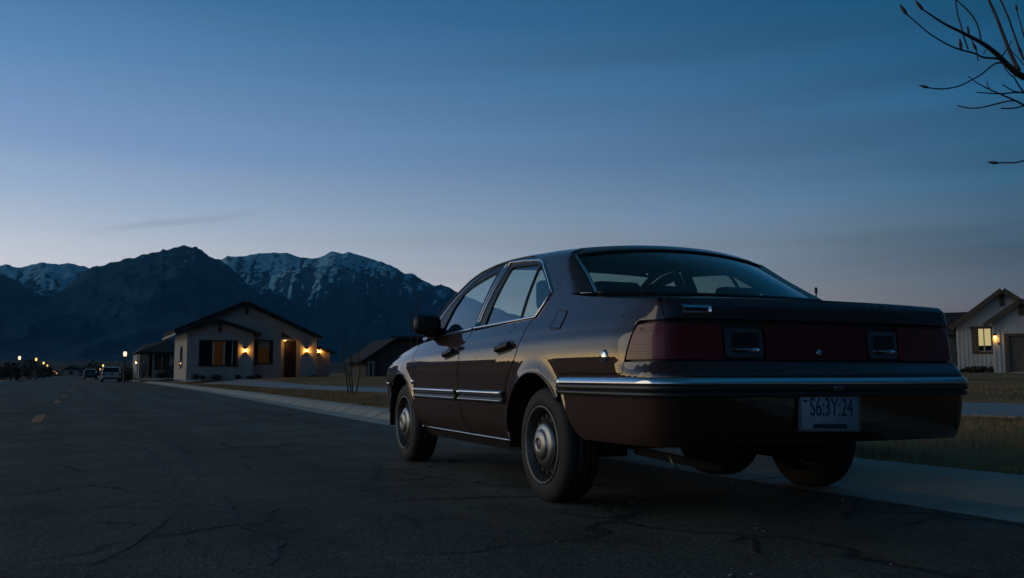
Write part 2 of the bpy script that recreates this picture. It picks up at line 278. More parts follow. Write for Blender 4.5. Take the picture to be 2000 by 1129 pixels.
# ------------------------------------------------------------------ mesh helpers
class MB:
    def __init__(s): s.v=[];s.f=[];s.sm=[];s.n=[]      # n: per-vertex normal or None
    def vert(s,p,n=None): s.v.append(tuple(p)); s.n.append(None if n is None else tuple(n)); return len(s.v)-1
    def face(s,ids,smooth=False): s.f.append(tuple(ids)); s.sm.append(smooth)
    def box(s,x0,x1,y0,y1,z0,z1,M4=None):
        P=[(x,y,z) for x in (x0,x1) for y in (y0,y1) for z in (z0,z1)]
        if M4 is not None: P=[tuple(M4@Vector(p)) for p in P]
        b=len(s.v); [s.vert(p) for p in P]
        for q in ((0,1,3,2),(4,6,7,5),(0,4,5,1),(2,3,7,6),(0,2,6,4),(1,5,7,3)): s.face([b+i for i in q])
    def rbox(s,x0,x1,y0,y1,z0,z1,r=.02,M4=None,seg=2):
        bm=bmesh.new(); bmesh.ops.create_cube(bm,size=1)
        for v in bm.verts: v.co=Vector(((x0+x1)/2+v.co.x*(x1-x0),(y0+y1)/2+v.co.y*(y1-y0),(z0+z1)/2+v.co.z*(z1-z0)))
        bmesh.ops.bevel(bm,geom=bm.edges[:],offset=r,segments=seg,profile=.6,affect='EDGES')
        s.bm(bm,M4,True)
    def bm(s,bm,M4=None,smooth=False):
        b=len(s.v); bm.verts.index_update()
        for v in bm.verts: s.vert(M4@v.co if M4 is not None else v.co)
        for f in bm.faces: s.face([b+v.index for v in f.verts],smooth)
        bm.free()
    def tube(s,path,rad,n=8,cap=True,smooth=True):
        path=[Vector(p) for p in path]; k=len(path)
        if not isinstance(rad,(list,tuple)): rad=[rad]*k
        rings=[]; prev=None
        for i,p in enumerate(path):
            t=(path[min(i+1,k-1)]-path[max(i-1,0)]).normalized()
            if prev is None: a=t.orthogonal().normalized()
            else: a=(prev-t*prev.dot(t)).normalized()
            prev=a; b=t.cross(a)
            rings.append([s.vert(p+(a*math.cos(2*math.pi*j/n)+b*math.sin(2*math.pi*j/n))*rad[i]) for j in range(n)])
        for i in range(k-1):
            for j in range(n): s.face((rings[i][j],rings[i][(j+1)%n],rings[i+1][(j+1)%n],rings[i+1][j]),smooth)
        if cap: s.face(rings[0][::-1]); s.face(rings[-1])
    def lathe(s,prof,n=48,axis='x',c=(0,0,0),smooth=True,close=False,cap=True):
        # prof: (along-axis, radius)
        rings=[]
        for a,r in prof:
            ring=[]
            for j in range(n):
                w=2*math.pi*j/n; q=r*math.cos(w),r*math.sin(w)
                p=(a,q[0],q[1]) if axis=='x' else ((q[0],a,q[1]) if axis=='y' else (q[0],q[1],a))
                ring.append(s.vert((c[0]+p[0],c[1]+p[1],c[2]+p[2])))
            rings.append(ring)
        m=len(rings)
        for i in range(m if close else m-1):
            A,B=rings[i],rings[(i+1)%m]
            for j in range(n): s.face((A[j],A[(j+1)%n],B[(j+1)%n],B[j]),smooth)
        if not close and cap:
            if prof[0][1]>1e-4: s.face(rings[0][::-1])
            if prof[-1][1]>1e-4: s.face(rings[-1])
    def prism(s,poly,y0,y1,M4=None):
        # poly in (x,z), extruded along y
        b=len(s.v); k=len(poly)
        for y in (y0,y1):
            for x,z in poly:
                p=Vector((x,y,z)); s.vert(M4@p if M4 is not None else p)
        s.face([b+i for i in range(k)]); s.face([b+k+i for i in reversed(range(k))])
        for i in range(k): j=(i+1)%k; s.face((b+i,b+k+i,b+k+j,b+j))
    def grid(s,rows,smooth=True,closed=False):
        b=len(s.v); n=len(rows[0])
        for r in rows:
            for p in r: s.vert(p)
        for i in range(len(rows)-1):
            for j in range(n if closed else n-1):
                j2=(j+1)%n; s.face((b+i*n+j,b+i*n+j2,b+(i+1)*n+j2,b+(i+1)*n+j),smooth)
    def build(s,name,m,parent=None):
        me=bpy.data.meshes.new(name); me.from_pydata(s.v,[],s.f); me.polygons.foreach_set('use_smooth',s.sm)
        ms=m if isinstance(m,(list,tuple)) else [m]
        for q in ms:
            if q: me.materials.append(q)
        me.update()
        if any(n is not None for n in s.n):
            ln=[]
            for p,sm in zip(me.polygons,s.sm):
                for li in p.loop_indices:
                    nn=s.n[me.loops[li].vertex_index]
                    ln.append(nn if (nn is not None and sm) else (0,0,0))
            me.normals_split_custom_set(ln)
        o=bpy.data.objects.new(name,me); col.objects.link(o)
        if parent is not None: o.parent=parent
        return o
def fix_normals(o):
    bm=bmesh.new(); bm.from_mesh(o.data); bmesh.ops.recalc_face_normals(bm,faces=bm.faces); bm.to_mesh(o.data); bm.free(); return o
def empty(name,loc=(0,0,0),rz=0):
    o=bpy.data.objects.new(name,None); col.objects.link(o); o.location=loc; o.rotation_euler=(0,0,rz); o.empty_display_size=.2; return o
def tag(o,label,cat,group=None):
    o['label']=label; o['category']=cat
    if group: o['group']=group
    return o
def struct(o,kind='structure'): o['kind']=kind; return o
def text_mb(body,size,M4,extrude=.001,stretch=1.0):
    cu=bpy.data.curves.new('t','FONT'); cu.body=body; cu.size=size; cu.extrude=extrude; cu.align_x='CENTER'; cu.align_y='CENTER'
    ob=bpy.data.objects.new('t',cu); col.objects.link(ob)
    dg=bpy.context.evaluated_depsgraph_get(); me=bpy.data.meshes.new_from_object(ob.evaluated_get(dg))
    mb=MB()
    for v in me.vertices: mb.vert(M4@Vector((v.co.x*stretch,v.co.y,v.co.z)))
    for p in me.polygons: mb.face(list(p.vertices))
    bpy.data.objects.remove(ob); bpy.data.curves.remove(cu); bpy.data.meshes.remove(me)
    return mb

# ------------------------------------------------------------------ car body surface
def pchip(pts):
    xs=[p[0] for p in pts]; ys=[p[1] for p in pts]; n=len(xs)
    h=[xs[i+1]-xs[i] for i in range(n-1)]; dl=[(ys[i+1]-ys[i])/h[i] for i in range(n-1)]
    m=[0.0]*n; m[0]=dl[0]; m[-1]=dl[-1]
    for i in range(1,n-1):
        if dl[i-1]*dl[i]>0:
            w1=2*h[i]+h[i-1]; w2=h[i]+2*h[i-1]
            m[i]=(w1+w2)/(w1/dl[i-1]+w2/dl[i])
    def f(x):
        if x<=xs[0]: return ys[0]+m[0]*(x-xs[0])
        if x>=xs[-1]: return ys[-1]+m[-1]*(x-xs[-1])
        lo,hi=0,n-1
        while hi-lo>1:
            k=(lo+hi)//2
            if xs[k]<=x: lo=k
            else: hi=k
        t=(x-xs[lo])/h[lo]; a=h[lo]
        return ((2*t**3-3*t*t+1)*ys[lo]+(t**3-2*t*t+t)*a*m[lo]+(-2*t**3+3*t*t)*ys[hi]+(t**3-t*t)*a*m[hi])
    return f
def sstep(a,b,x):
    t=min(1,max(0,(x-a)/(b-a))); return t*t*(3-2*t)
# plan outline of the left half, rear centre to front centre
_pl=[(.35,-1.226),(0,-1.23),(-.35,-1.226),(-.65,-1.207),(-.86,-1.168),(-.952,-1.085),(-.977,-.94),(-.982,-.7),(-.986,-.4),(-.99,.2),(-.998,.8),(-1.0,1.4),(-.997,2.0),(-.985,2.6),(-.968,3.05),(-.945,3.32),(-.86,3.50),(-.62,3.61),(-.3,3.66),(0,3.67),(.3,3.66)]
def _dense():
    out=[]
    for i in range(1,len(_pl)-2):
        p0,p1,p2,p3=_pl[i-1:i+3]
        for k in range(40):
            t=k/40
            out.append(tuple(.5*((2*p1[j])+(-p0[j]+p2[j])*t+(2*p0[j]-5*p1[j]+4*p2[j]-p3[j])*t*t+(-p0[j]+3*p1[j]-3*p2[j]+p3[j])*t**3) for j in (0,1)))
    out.append(_pl[-2]); return out
_D=_dense(); _S=[0.0]
for i in range(1,len(_D)): _S.append(_S[-1]+math.dist(_D[i],_D[i-1]))
SMAX=_S[-1]
def plan(s):
    s=min(max(s,0),SMAX); lo,hi=0,len(_S)-1
    while hi-lo>1:
        k=(lo+hi)//2
        if _S[k]<=s: lo=k
        else: hi=k
    t=(s-_S[lo])/(_S[hi]-_S[lo]+1e-12)
    return (_D[lo][0]+(_D[hi][0]-_D[lo][0])*t,_D[lo][1]+(_D[hi][1]-_D[lo][1])*t)
def plan_n(s):
    a=plan(s-.03 if s>.03 else 0); b=plan(s+.03)
    dx,dy=b[0]-a[0],b[1]-a[1]
    if s<.03: dx,dy=-1,0
    if s>SMAX-.03: dx,dy=1,0
    l=math.hypot(dx,dy); return (-dy/l,dx/l)     # outward
def s_of_y(y):
    lo,hi=0.0,SMAX
    for _ in range(40):
        k=(lo+hi)/2
        if plan(k)[1]<y: lo=k
        else: hi=k
    return lo
ztop=pchip([(-1.3,1.045),(-.3,1.045),(.2,1.035),(1.0,1.005),(1.7,.985),(2.2,.965),(2.5,.945),(2.8,.91),(3.1,.87),(3.42,.805),(3.7,.75)])
side_d=pchip([(.2,.15),(.26,.10),(.31,.06),(.38,.028),(.46,.016),(.56,.009),(.64,.0055),(.72,.0018),(.79,0),(.84,.0035),(.890,.0125),(.899,.0185),(.96,.044),(1.0,.068),(1.04,.088),(1.1,.112),(1.2,.155),(1.3,.207),(1.38,.253),(1.43,.288),(1.46,.32),(1.485,.37),(1.495,.41)])
zrail=pchip([(-1.3,1.2),(-.6,1.31),(-.3,1.35),(0,1.388),(.3,1.412),(.7,1.433),(1.2,1.449),(1.7,1.443),(2.4,1.42),(3.6,1.4)])
rear_d=pchip([(.28,.20),(.32,.12),(.37,.070),(.45,.032),(.54,.018),(.60,.012),(.69,.008),(.72,.03),(.755,.062),(.80,.07),(.94,.082),(1.01,.09),(1.03,.10),(1.04,.12)])
front_d=pchip([(.2,.16),(.26,.10),(.34,.04),(.42,.0),(.56,.0),(.62,.02),(.72,.05),(.9,.10),(1.04,.16)])
def v2z(s,v):
    y=plan(s)[1]; zt=ztop(y)
    if v<=.64: return v
    if v<=1.04: return .64+(v-.64)*(zt-.64)/.40
    return zt+(v-1.04)*(zrail(y)-zt)/.40
def z2v(s,z):
    y=plan(s)[1]; zt=ztop(y)
    if z<=.64: return z
    if z<=zt: return .64+(z-.64)*.40/(zt-.64)
    return 1.04+(z-zt)*.40/(zrail(y)-zt)
ARCH=((.10,.32,.385),(2.74,.32,.385))
def S(s,v,off=0.0):
    x,y=plan(s); nx,ny=plan_n(s)
    ws=sstep(.78,1.35,s); wf=sstep(SMAX-1.1,SMAX-.55,s)
    d=rear_d(min(v,1.04))*(1-ws)+ws*side_d(v)
    d=d*(1-wf)+wf*front_d(min(v,1.04))
    z=v2z(s,v)
    for ay,az,ar in ARCH:
        r=math.hypot(y-ay,z-az)-ar
        if -.1<r<.2: d-=.016*math.exp(-(r/.05)**2)
    d-=off
    return (x-nx*d,y-ny*d,z)
def side_pt(y,z,off=0):
    s=s_of_y(y); return S(s,z2v(s,z),off)

def Ss(s,v,off=0.0):
    if s<0:
        p=S(-s,v,off); return (-p[0],p[1],p[2])
    return S(s,v,off)
def Sn(s,v):
    e=.006
    a=Vector(Ss(s+e,v)); b=Vector(Ss(s-e,v)); c=Vector(Ss(s,v+e)); d=Vector(Ss(s,v-e))
    n=(c-d).cross(a-b)
    if n.length<1e-12: return Vector((0,0,1))
    n.normalize()
    p=Vector(Ss(s,v)); 
    if n.dot(Vector((p.x,p.y-1.2,0)))<0: n=-n
    return n
def Y(y,z):
    s=s_of_y(y); return (s,z2v(s,z))
def pin(poly,x,y):
    c=False; j=len(poly)-1
    for i in range(len(poly)):
        xi,yi=poly[i]; xj,yj=poly[j]
        if (yi>y)!=(yj>y) and x<(xj-xi)*(y-yi)/(yj-yi)+xi: c=not c
        j=i
    return c
def resample(poly,res):
    out=[]
    for i in range(len(poly)):
        a=poly[i]; b=poly[(i+1)%len(poly)]; d=math.dist(a,b); k=max(1,int(round(d/res)))
        for j in range(k): out.append((a[0]+(b[0]-a[0])*j/k,a[1]+(b[1]-a[1])*j/k))
    return out
def rounded(poly,r,seg=4):
    out=[]; n=len(poly)
    for i in range(n):
        p=Vector(poly[i]); a=Vector(poly[i-1])-p; b=Vector(poly[(i+1)%n])-p
        k=min(r,a.length*.45,b.length*.45); a.normalize(); b.normalize()
        A=p+a*k; B=p+b*k
        for j in range(seg+1):
            t=j/seg; q=A*(1-t)**2+p*2*t*(1-t)+B*t*t; out.append((q.x,q.y))
    return out
def smooth_line(pts,k=6):
    out=[]; P=[pts[0]]+list(pts)+[pts[-1]]
    for i in range(1,len(P)-2):
        p0,p1,p2,p3=P[i-1:i+3]
        for j in range(k):
            t=j/k; out.append(tuple(.5*((2*p1[d])+(-p0[d]+p2[d])*t+(2*p0[d]-5*p1[d]+4*p2[d]-p3[d])*t*t+(-p0[d]+3*p1[d]-3*p2[d]+p3[d])*t**3) for d in range(len(p1))))
    out.append(tuple(pts[-1])); return out
def panel(poly,res=.032,off=0.0,rim=.014,mb=None,mirror=False,offf=None):
    mb=mb or MB(); poly=resample(poly,res)
    xs=[p[0] for p in poly]; ys=[p[1] for p in poly]
    pts=list(poly); nb=len(pts)
    # interior points, kept clear of the border
    gx=np.arange(min(xs)+res*.5,max(xs),res); gy=np.arange(min(ys)+res*.5,max(ys),res)
    B=np.array(poly)
    for i,x in enumerate(gx):
        for y in gy:
            yy=y+(res*.5 if i%2 else 0)
            if ((B[:,0]-x)**2+(B[:,1]-yy)**2).min()>(.55*res)**2 and pin(poly,x,yy): pts.append((x,yy))
    edges=[(i,(i+1)%nb) for i in range(nb)]
    r=delaunay_2d_cdt([Vector(p) for p in pts],edges,[],0,1e-6)
    vs,fs=r[0],r[2]; base=len(mb.v); o_ids=r[3]
    sg=-1 if mirror else 1
    N3=[]
    for q in vs:
        n=Sn(q.x,q.y); o=off+(offf(q.x,q.y) if offf else 0); p=Vector(Ss(q.x,q.y))+n*o
        N3.append(n); mb.vert((sg*p.x,p.y,p.z),(sg*n.x,n.y,n.z))
    for f in fs:
        cx=sum(vs[i].x for i in f)/3; cy=sum(vs[i].y for i in f)/3
        if not pin(poly,cx,cy): continue
        a,b,c=[Vector(mb.v[base+i]) for i in f]; nn=(b-a).cross(c-a); m=Vector(mb.n[base+f[0]])
        f=f if nn.dot(m)>0 else f[::-1]
        mb.face([base+i for i in f],True)
    if rim:
        idx={}
        for new,olds in enumerate(o_ids):
            for o in olds: idx[o]=new
        ring=[idx[i] for i in range(nb)]
        A=[];Bv=[]
        for k in ring:
            p=Vector(mb.v[base+k]); n=Vector(mb.n[base+k])
            A.append(mb.vert(p)); Bv.append(mb.vert(p-n*rim))
        for i in range(nb):
            j=(i+1)%nb; mb.face((A[i],A[j],Bv[j],Bv[i]))
    return mb
def ribbon(pts,w,h,off=0.0,mb=None,mirror=False,prof=None,res=.03,base=-.004):
    # a bar lying on the body surface along a polyline of (s,v) points
    mb=mb or MB(); P=[]
    for i in range(len(pts)-1):
        d=math.dist(pts[i],pts[i+1]); k=max(1,int(d/res))
        P+=[(pts[i][0]+(pts[i+1][0]-pts[i][0])*j/k,pts[i][1]+(pts[i+1][1]-pts[i][1])*j/k) for j in range(k)]
    P.append(pts[-1])
    prof=prof or [(-.5,base/h),(-.5,.55),(-.3,.95),(0,1.05),(.3,.95),(.5,.55),(.5,base/h)]
    Q=[Vector(Ss(*p)) for p in P]; NN=[Sn(*p) for p in P]; rows=[]
    for i in range(len(P)):
        t=(Q[min(i+1,len(P)-1)]-Q[max(i-1,0)]).normalized(); n=NN[i]; b=n.cross(t).normalized()
        if b.z<-.02 : b=-b
        elif abs(b.z)<=.02 and b.y<0: b=-b
        rows.append([Q[i]+b*(w*a)+n*(h*c+off) for a,c in prof])
    if mirror: rows=[[Vector((-p.x,p.y,p.z)) for p in r] for r in rows]
    bb=len(mb.v); mb.grid(rows,True); n=len(prof)
    mb.face([bb+i for i in range(n)]); e=bb+(len(rows)-1)*n; mb.face([e+i for i in reversed(range(n))])
    return mb
def shift(poly,dy): return [(y+dy,z) for y,z in poly]

CARYAW=PSI-math.atan(763/F_PX)
car=empty('parked_sedan',(3.308,4.4305,0),-CARYAW)
tag(car,'dark maroon four-door sedan parked close by at the kerb, its rear and left side showing','car')
def part(name,mb,m,parent=None,label=None,fix=False):
    o=mb.build(name,M[m] if isinstance(m,str) else m,parent or car)
    if fix: fix_normals(o)
    if label: o['label']=label
    return o
g=.0062
RD=smooth_line([(.262,1.034),(.298,.98),(.310,.90),(.345,.81),(.40,.752),(.465,.69),(.497,.62),(.495,.55),(.487,.47),(.488,.40),(.490,.312)],4)
BS=smooth_line([(1.240,1.02),(1.292,.916),(1.309,.796),(1.328,.627),(1.312,.492),(1.246,.377),(1.194,.318)],5)
FS=smooth_line([(2.51,.935),(2.44,.845),(2.385,.735),(2.353,.60),(2.366,.52),(2.396,.452)],5)
def arc(c,r,a0,a1,n=14): return [(c[0]+r*math.cos(R(a0+(a1-a0)*i/n)),c[1]+r*math.sin(R(a0+(a1-a0)*i/n))) for i in range(n+1)]
RA,FA=(.10,.32),(2.74,.32); AR=.385
belt=lambda y: ztop(y)-.004
TOPV=1.495
zp=pchip([(-1.4,1.036),(-1.1,1.040),(-.8,1.060),(-.5,1.090),(-.25,1.118),(-.17,1.130),(0,1.15)])
QL=[(.212,1.402),(.178,1.352),(.108,1.292),(.008,1.222),(-.09,1.142)]
for mir in (False,True):
    # front door
    bot=[(y,.305) for y in np.linspace(1.205,2.36,8)]
    fdoor=[(y+g,z) for y,z in reversed(BS)]+[] # upwards at the rear edge
    fdoor=[(1.198,.312)]+fdoor[1:-1]+[(1.25,belt(1.25))]+[(y,belt(y)) for y in np.linspace(1.5,2.45,6)]+[(2.50,belt(2.5))]+[(y-g,z) for y,z in FS[1:]]
    fdoor+=[(p[0]-.006,p[1]) for p in arc(FA,AR,160,177,4)]+[(y,.306) for y in np.linspace(2.33,1.25,6)]
    fd=part('front_door',panel([Y(*p) for p in fdoor],mirror=mir),'paint')
    rdoor=[(y-g,z) for y,z in BS]+[(y,.306) for y in np.linspace(1.15,.55,4)]+[(y+g,z) for y,z in reversed(RD)][:-1]+[(.275,belt(.275))]+[(y,belt(y)) for y in np.linspace(.5,1.15,4)]
    rdoor[0]=(1.24-g,belt(1.24))
    rd=part('rear_door',panel([Y(*p) for p in rdoor],mirror=mir),'paint')
    # quarter panel with the C pillar
    q=[(y-g,z) for y,z in RD if z<1.03]
    q=list(reversed(q))                                   # bottom -> belt
    qs=[Y(*p) for p in q]
    qs+= [Y(.237,1.034),Y(.20,1.10),Y(.150,1.172),Y(.33,1.28),Y(.50,1.384),Y(.552,1.405),Y(.60,1.416),(s_of_y(.62),TOPV),(s_of_y(.25),TOPV)]
    qs+= [Y(*p) for p in smooth_line(QL,3)]+[Y(y,zp(y)) for y in (-.16,-.25,-.35,-.5,-.65,-.8,-.92)]
    qs+= [(1.06,1.038),(.994,1.02),(.945,.942),(1.135,.942),(1.15,.93),(1.205,.76),(1.21,.75),(1.215,.702)]
    qs+= [Y(-.7,.702),Y(-.4,.702),Y(-.215,.702)]
    qs+= [Y(*p) for p in arc(RA,AR,143,3,18)]+[Y(.485,.315)]
    part('quarter_panel',panel(qs,mirror=mir,rim=.022),'paint')
    # front fender
    fn=[(y+g,z) for y,z in reversed(FS)][:-1]
    ff=[Y(*p) for p in fn]+[Y(2.515,.93)]+[(s_of_y(y),1.04) for y in (2.55,2.7,2.9,3.05,3.3)]+[(s_of_y(3.37),1.0),(s_of_y(3.38),.80),(s_of_y(3.37),.66),(s_of_y(3.12),.655)]
    ff+=[Y(*p) for p in arc(FA,AR,52,155,16)]
    part('front_fender',panel(ff,mirror=mir,rim=.022),'paint')
    # sill
    sl=[Y(y,.298) for y in np.linspace(.49,2.36,12)]+[Y(y,.225) for y in np.linspace(2.34,.50,12)]
    part('sill',panel(sl,mirror=mir,off=-.006),'under')
    part('sill_trim',ribbon([Y(2.30,.300),Y(1.3,.300),Y(.50,.300)],.012,.006,mirror=mir),'chrome')
    # inner door shell, dark behind every gap
    inn=[Y(y,.32) for y in np.linspace(.46,2.40,12)]+[Y(2.55,.72),Y(2.56,.88)]+[Y(y,ztop(y)-.02) for y in np.linspace(2.5,.2,10)]+[Y(.2,.80),Y(.42,.68),Y(.485,.5)]
    part('inner_shell',panel(inn,mirror=mir,off=-.022,rim=0,res=.06),'black')
    # upper door frames
    fo=[(2.16,1.085),(2.135,1.10),(2.06,1.166),(2.0,1.222),(1.88,1.29),(1.742,1.356),(1.567,1.418),(1.386,1.458),(1.176,1.476),(1.135,1.462)]
    fi=[(1.95,1.055),(1.938,1.081),(1.885,1.20),(1.803,1.298),(1.66,1.345),(1.5,1.375),(1.38,1.395),(1.252,1.410)]
    belts=[(1.271,1.012),(1.45,1.002),(1.636,.996),(1.80,.99),(2.0,.982)]
    # front-door window frame: ring between outer and inner line, in one piece around the pane
    fr=[Y(*p) for p in fo]+[Y(1.17,1.25),Y(1.210,1.016)]+[Y(1.271,1.014)]+[Y(*p) for p in reversed(fi)]
    fr+= [Y(1.98,.990),Y(2.20,.985),Y(2.24,1.03)]
    part('window_frame',panel(fr,mirror=mir,off=-.003,rim=.012,res=.03),'black',fd)
    fg=[Y(*p) for p in fi]+[Y(1.271,1.008)]+[Y(*p) for p in belts[1:]]
    part('window_pane',panel(fg,mirror=mir,off=-.013,rim=0,res=.05),'glass',fd)
    part('belt_trim',ribbon([Y(2.22,.984),Y(2.0,.987),Y(1.636,.998),Y(1.25,1.013)],.016,.009,mirror=mir),'chrome',fd)
    part('pillar_trim',ribbon([Y(1.155,1.455),Y(1.19,1.25),Y(1.222,1.018)],.010,.006,mirror=mir),'chrome',fd)
    # rear-door window
    ro=[(1.20,1.016),(1.155,1.25),(1.112,1.455),(.85,1.438),(.606,1.412),(.505,1.382),(.33,1.28),(.158,1.172),(.20,1.10),(.240,1.034)]
    ri=[(1.075,1.016),(1.048,1.20),(1.017,1.418),(.80,1.408),(.60,1.392),(.52,1.37),(.36,1.275),(.196,1.174),(.235,1.10),(.282,1.042)]
    fr2=[Y(*p) for p in ro]+[Y(*p) for p in reversed(ri)]
    part('window_frame',panel(fr2,mirror=mir,off=-.004,rim=.012,res=.03),'black',rd)
    part('window_pane',panel([Y(*p) for p in ri],mirror=mir,off=-.013,rim=0,res=.05),'glass',rd)
    ch=[Y(1.24,1.014),Y(.75,1.022),Y(.245,1.032),Y(.195,1.105),Y(.152,1.172),Y(.33,1.284),Y(.505,1.387),Y(.56,1.408),Y(.606,1.418),Y(.85,1.443),Y(1.125,1.459)]
    chs=[]
    part('window_trim',ribbon(ch,.017,.010,mirror=mir),'chrome',rd)
    part('pillar_trim',ribbon([Y(1.10,1.455),Y(1.14,1.25),Y(1.178,1.02)],.010,.006,mirror=mir),'chrome',rd)
    part('pane_divider',ribbon([Y(.56,1.386),Y(.52,1.22),Y(.483,1.036)],.030,.006,off=-.010,mirror=mir),'black',rd)
    # A pillar and roof rail
    ap=[(2.47,.99),(2.30,1.085),(2.20,1.150),(2.07,1.25),(1.80,1.386),(1.61,1.448)]
    apo=[Y(*p) for p in ap]+[(s_of_y(1.44),TOPV),(s_of_y(1.2),TOPV),(s_of_y(.9),TOPV),(s_of_y(.62),TOPV),Y(.60,1.416),Y(.606,1.4205),Y(.85,1.447),Y(1.13,1.468),Y(1.17,1.481)]+[Y(y-.004,z+.005) for y,z in reversed(fo[:-2])]+[Y(2.24,1.03),Y(2.30,.985),Y(2.40,.965)]
    part('roof_rail',panel(apo,mirror=mir,rim=.012),'paint')
    part('gutter_trim',ribbon([Y(2.44,1.0),Y(2.29,1.09),Y(2.19,1.155),Y(2.06,1.255),Y(1.79,1.392),Y(1.62,1.445),Y(1.4,1.475),Y(1.1,1.482),Y(.8,1.468)],.012,.007,mirror=mir),'strip')
    # side mouldings
    def mould(y0,y1,par):
        o=part('side_moulding',ribbon([Y(y0,.560),Y((y0+y1)/2,.560),Y(y1,.560)],.082,.020,mirror=mir,prof=[(-.5,-.2),(-.48,.45),(-.40,.75),(-.12,.80),(-.06,.35),(0,.35),(.05,.8),(.3,.8),(.42,.7),(.5,-.2)]),'strip',par)
        part('chrome_strip',ribbon([Y(y0,.583),Y((y0+y1)/2,.583),Y(y1,.583)],.026,.008,off=.016,mirror=mir),'chrome',o)
        part('chrome_strip',ribbon([Y(y0,.5385),Y((y0+y1)/2,.5385),Y(y1,.5385)],.008,.005,off=.016,mirror=mir),'chrome',o)
    mould(2.335,1.355,fd); mould(1.296,.525,rd); 
    # door handles
    for yc,zc,par,wd in ((.515,.858,rd,.235),(1.495,.845,fd,.235)):
        h=part('door_handle',panel([Y(*p) for p in rounded([(yc+wd/2,zc+.034),(yc-wd/2,zc+.046),(yc-wd/2,zc-.020),(yc+wd/2-.02,zc-.046)],.025)],off=.002,rim=.006,mirror=mir,res=.02),'black',par)
        mbh=ribbon([Y(yc+.085,zc-.010),Y(yc,zc+.001),Y(yc-.095,zc+.012)],.040,.030,off=.004,mirror=mir,base=.004)
        part('handle_grip',mbh,'chrome' if False else 'black',par)
    # slim lip on the wheel arches
    part('arch_lip',ribbon([Y(*p) for p in arc(RA,AR+.006,3,140,24)],.012,.005,mirror=mir),'paint')
    part('arch_lip',ribbon([Y(*p) for p in arc(FA,AR+.006,48,158,20)],.012,.005,mirror=mir),'paint')
    # tail lamp, wrapping the corner
    if not mir: tl=[(.612,.925),(1.13,.925),(1.146,.918),(1.196,.768),(1.188,.764),(.612,.764)]; ss=1
    else: tl=[(-.46,.925),(-1.13,.925),(-1.146,.918),(-1.196,.768),(-1.188,.764),(-.46,.764)]; ss=-1
    tlo=part('tail_light',panel(rounded(tl,.02,3),off=-.004,rim=.02,res=.03),'lens_red')
    # front corner lamp
    fl=part('marker_light',panel(rounded([(s_of_y(3.385),.82),(s_of_y(3.385)+.26,.82),(s_of_y(3.385)+.26,.68),(s_of_y(3.385),.68)],.02),off=.0,mirror=mir),'lens_amber')
    hl=part('headlight',panel(rounded([(s_of_y(3.385)+.28,.82),(s_of_y(3.385)+.72,.82),(s_of_y(3.385)+.72,.68),(s_of_y(3.385)+.28,.68)],.02),off=.0,mirror=mir),'lens_clear')
    # mirror
    e=1 if mir else -1
    mbm=MB(); mbm.rbox(-.105,.105,-.055,.06,-.074,.072,.066,Matrix.Translation((e*1.005,1.985,1.075))@Matrix.Rotation(R(e*12),4,'Z'),4)
    mm=part('side_mirror',mbm,'black')
    mbm=MB(); mbm.rbox(-.078,.078,-.058,-.05,-.050,.050,.0035,Matrix.Translation((e*1.005,1.984,1.077))@Matrix.Rotation(R(e*12),4,'Z'),3)
    part('mirror_glass',mbm,mat('mirror_glass',(.010,.022,.019),rough=.25,spec=.25),mm)
    mbm=MB(); mbm.prism([(-.0,0),(.16,.01),(.14,.05),(.02,.09)],-.02,.03,Matrix.Translation((e*1.0,2.04,1.0))@Matrix.Scale(-e,4,(1,0,0)))
    mbm.tube([(e*1.02,2.0,1.04),(e*.96,2.05,1.015),(e*.88,2.10,1.0)],[.04,.045,.05],8)
    part('mirror_arm',mbm,'black',mm)
# fuel door on the left quarter
fp=rounded([Y(-.04,1.050),Y(-.158,1.041),Y(-.172,.944),Y(-.034,.950)],.018)
part('fuel_door',panel(fp,off=.003,rim=.006,res=.02),'paint')
part('door_seam',ribbon(fp+[fp[0]],.010,.0025,off=.002,res=.02),'black',bpy.data.objects['fuel_door'])
# chrome lock boss
p=Vector(Ss(1.372,.779)); n=Sn(1.372,.779); bmx=bmesh.new(); bmesh.ops.create_uvsphere(bmx,u_segments=20,v_segments=12,radius=1)
mbk=MB(); mbk.bm(bmx,Matrix.Translation(p)@n.to_track_quat('Z','Y').to_matrix().to_4x4()@Matrix.Diagonal((.034,.036,.014,1)),True); part('lock_cover',mbk,'chrome')
# small badge boss on front fender
p=Vector(Ss(*Y(2.41,.645))); n=Sn(*Y(2.41,.645)); bmx=bmesh.new(); bmesh.ops.create_uvsphere(bmx,u_segments=12,v_segments=8,radius=1)
mbk=MB(); mbk.bm(bmx,Matrix.Translation(p)@n.to_track_quat('Z','Y').to_matrix().to_4x4()@Matrix.Diagonal((.022,.022,.012,1)),True); part('fender_emblem',mbk,'chrome')

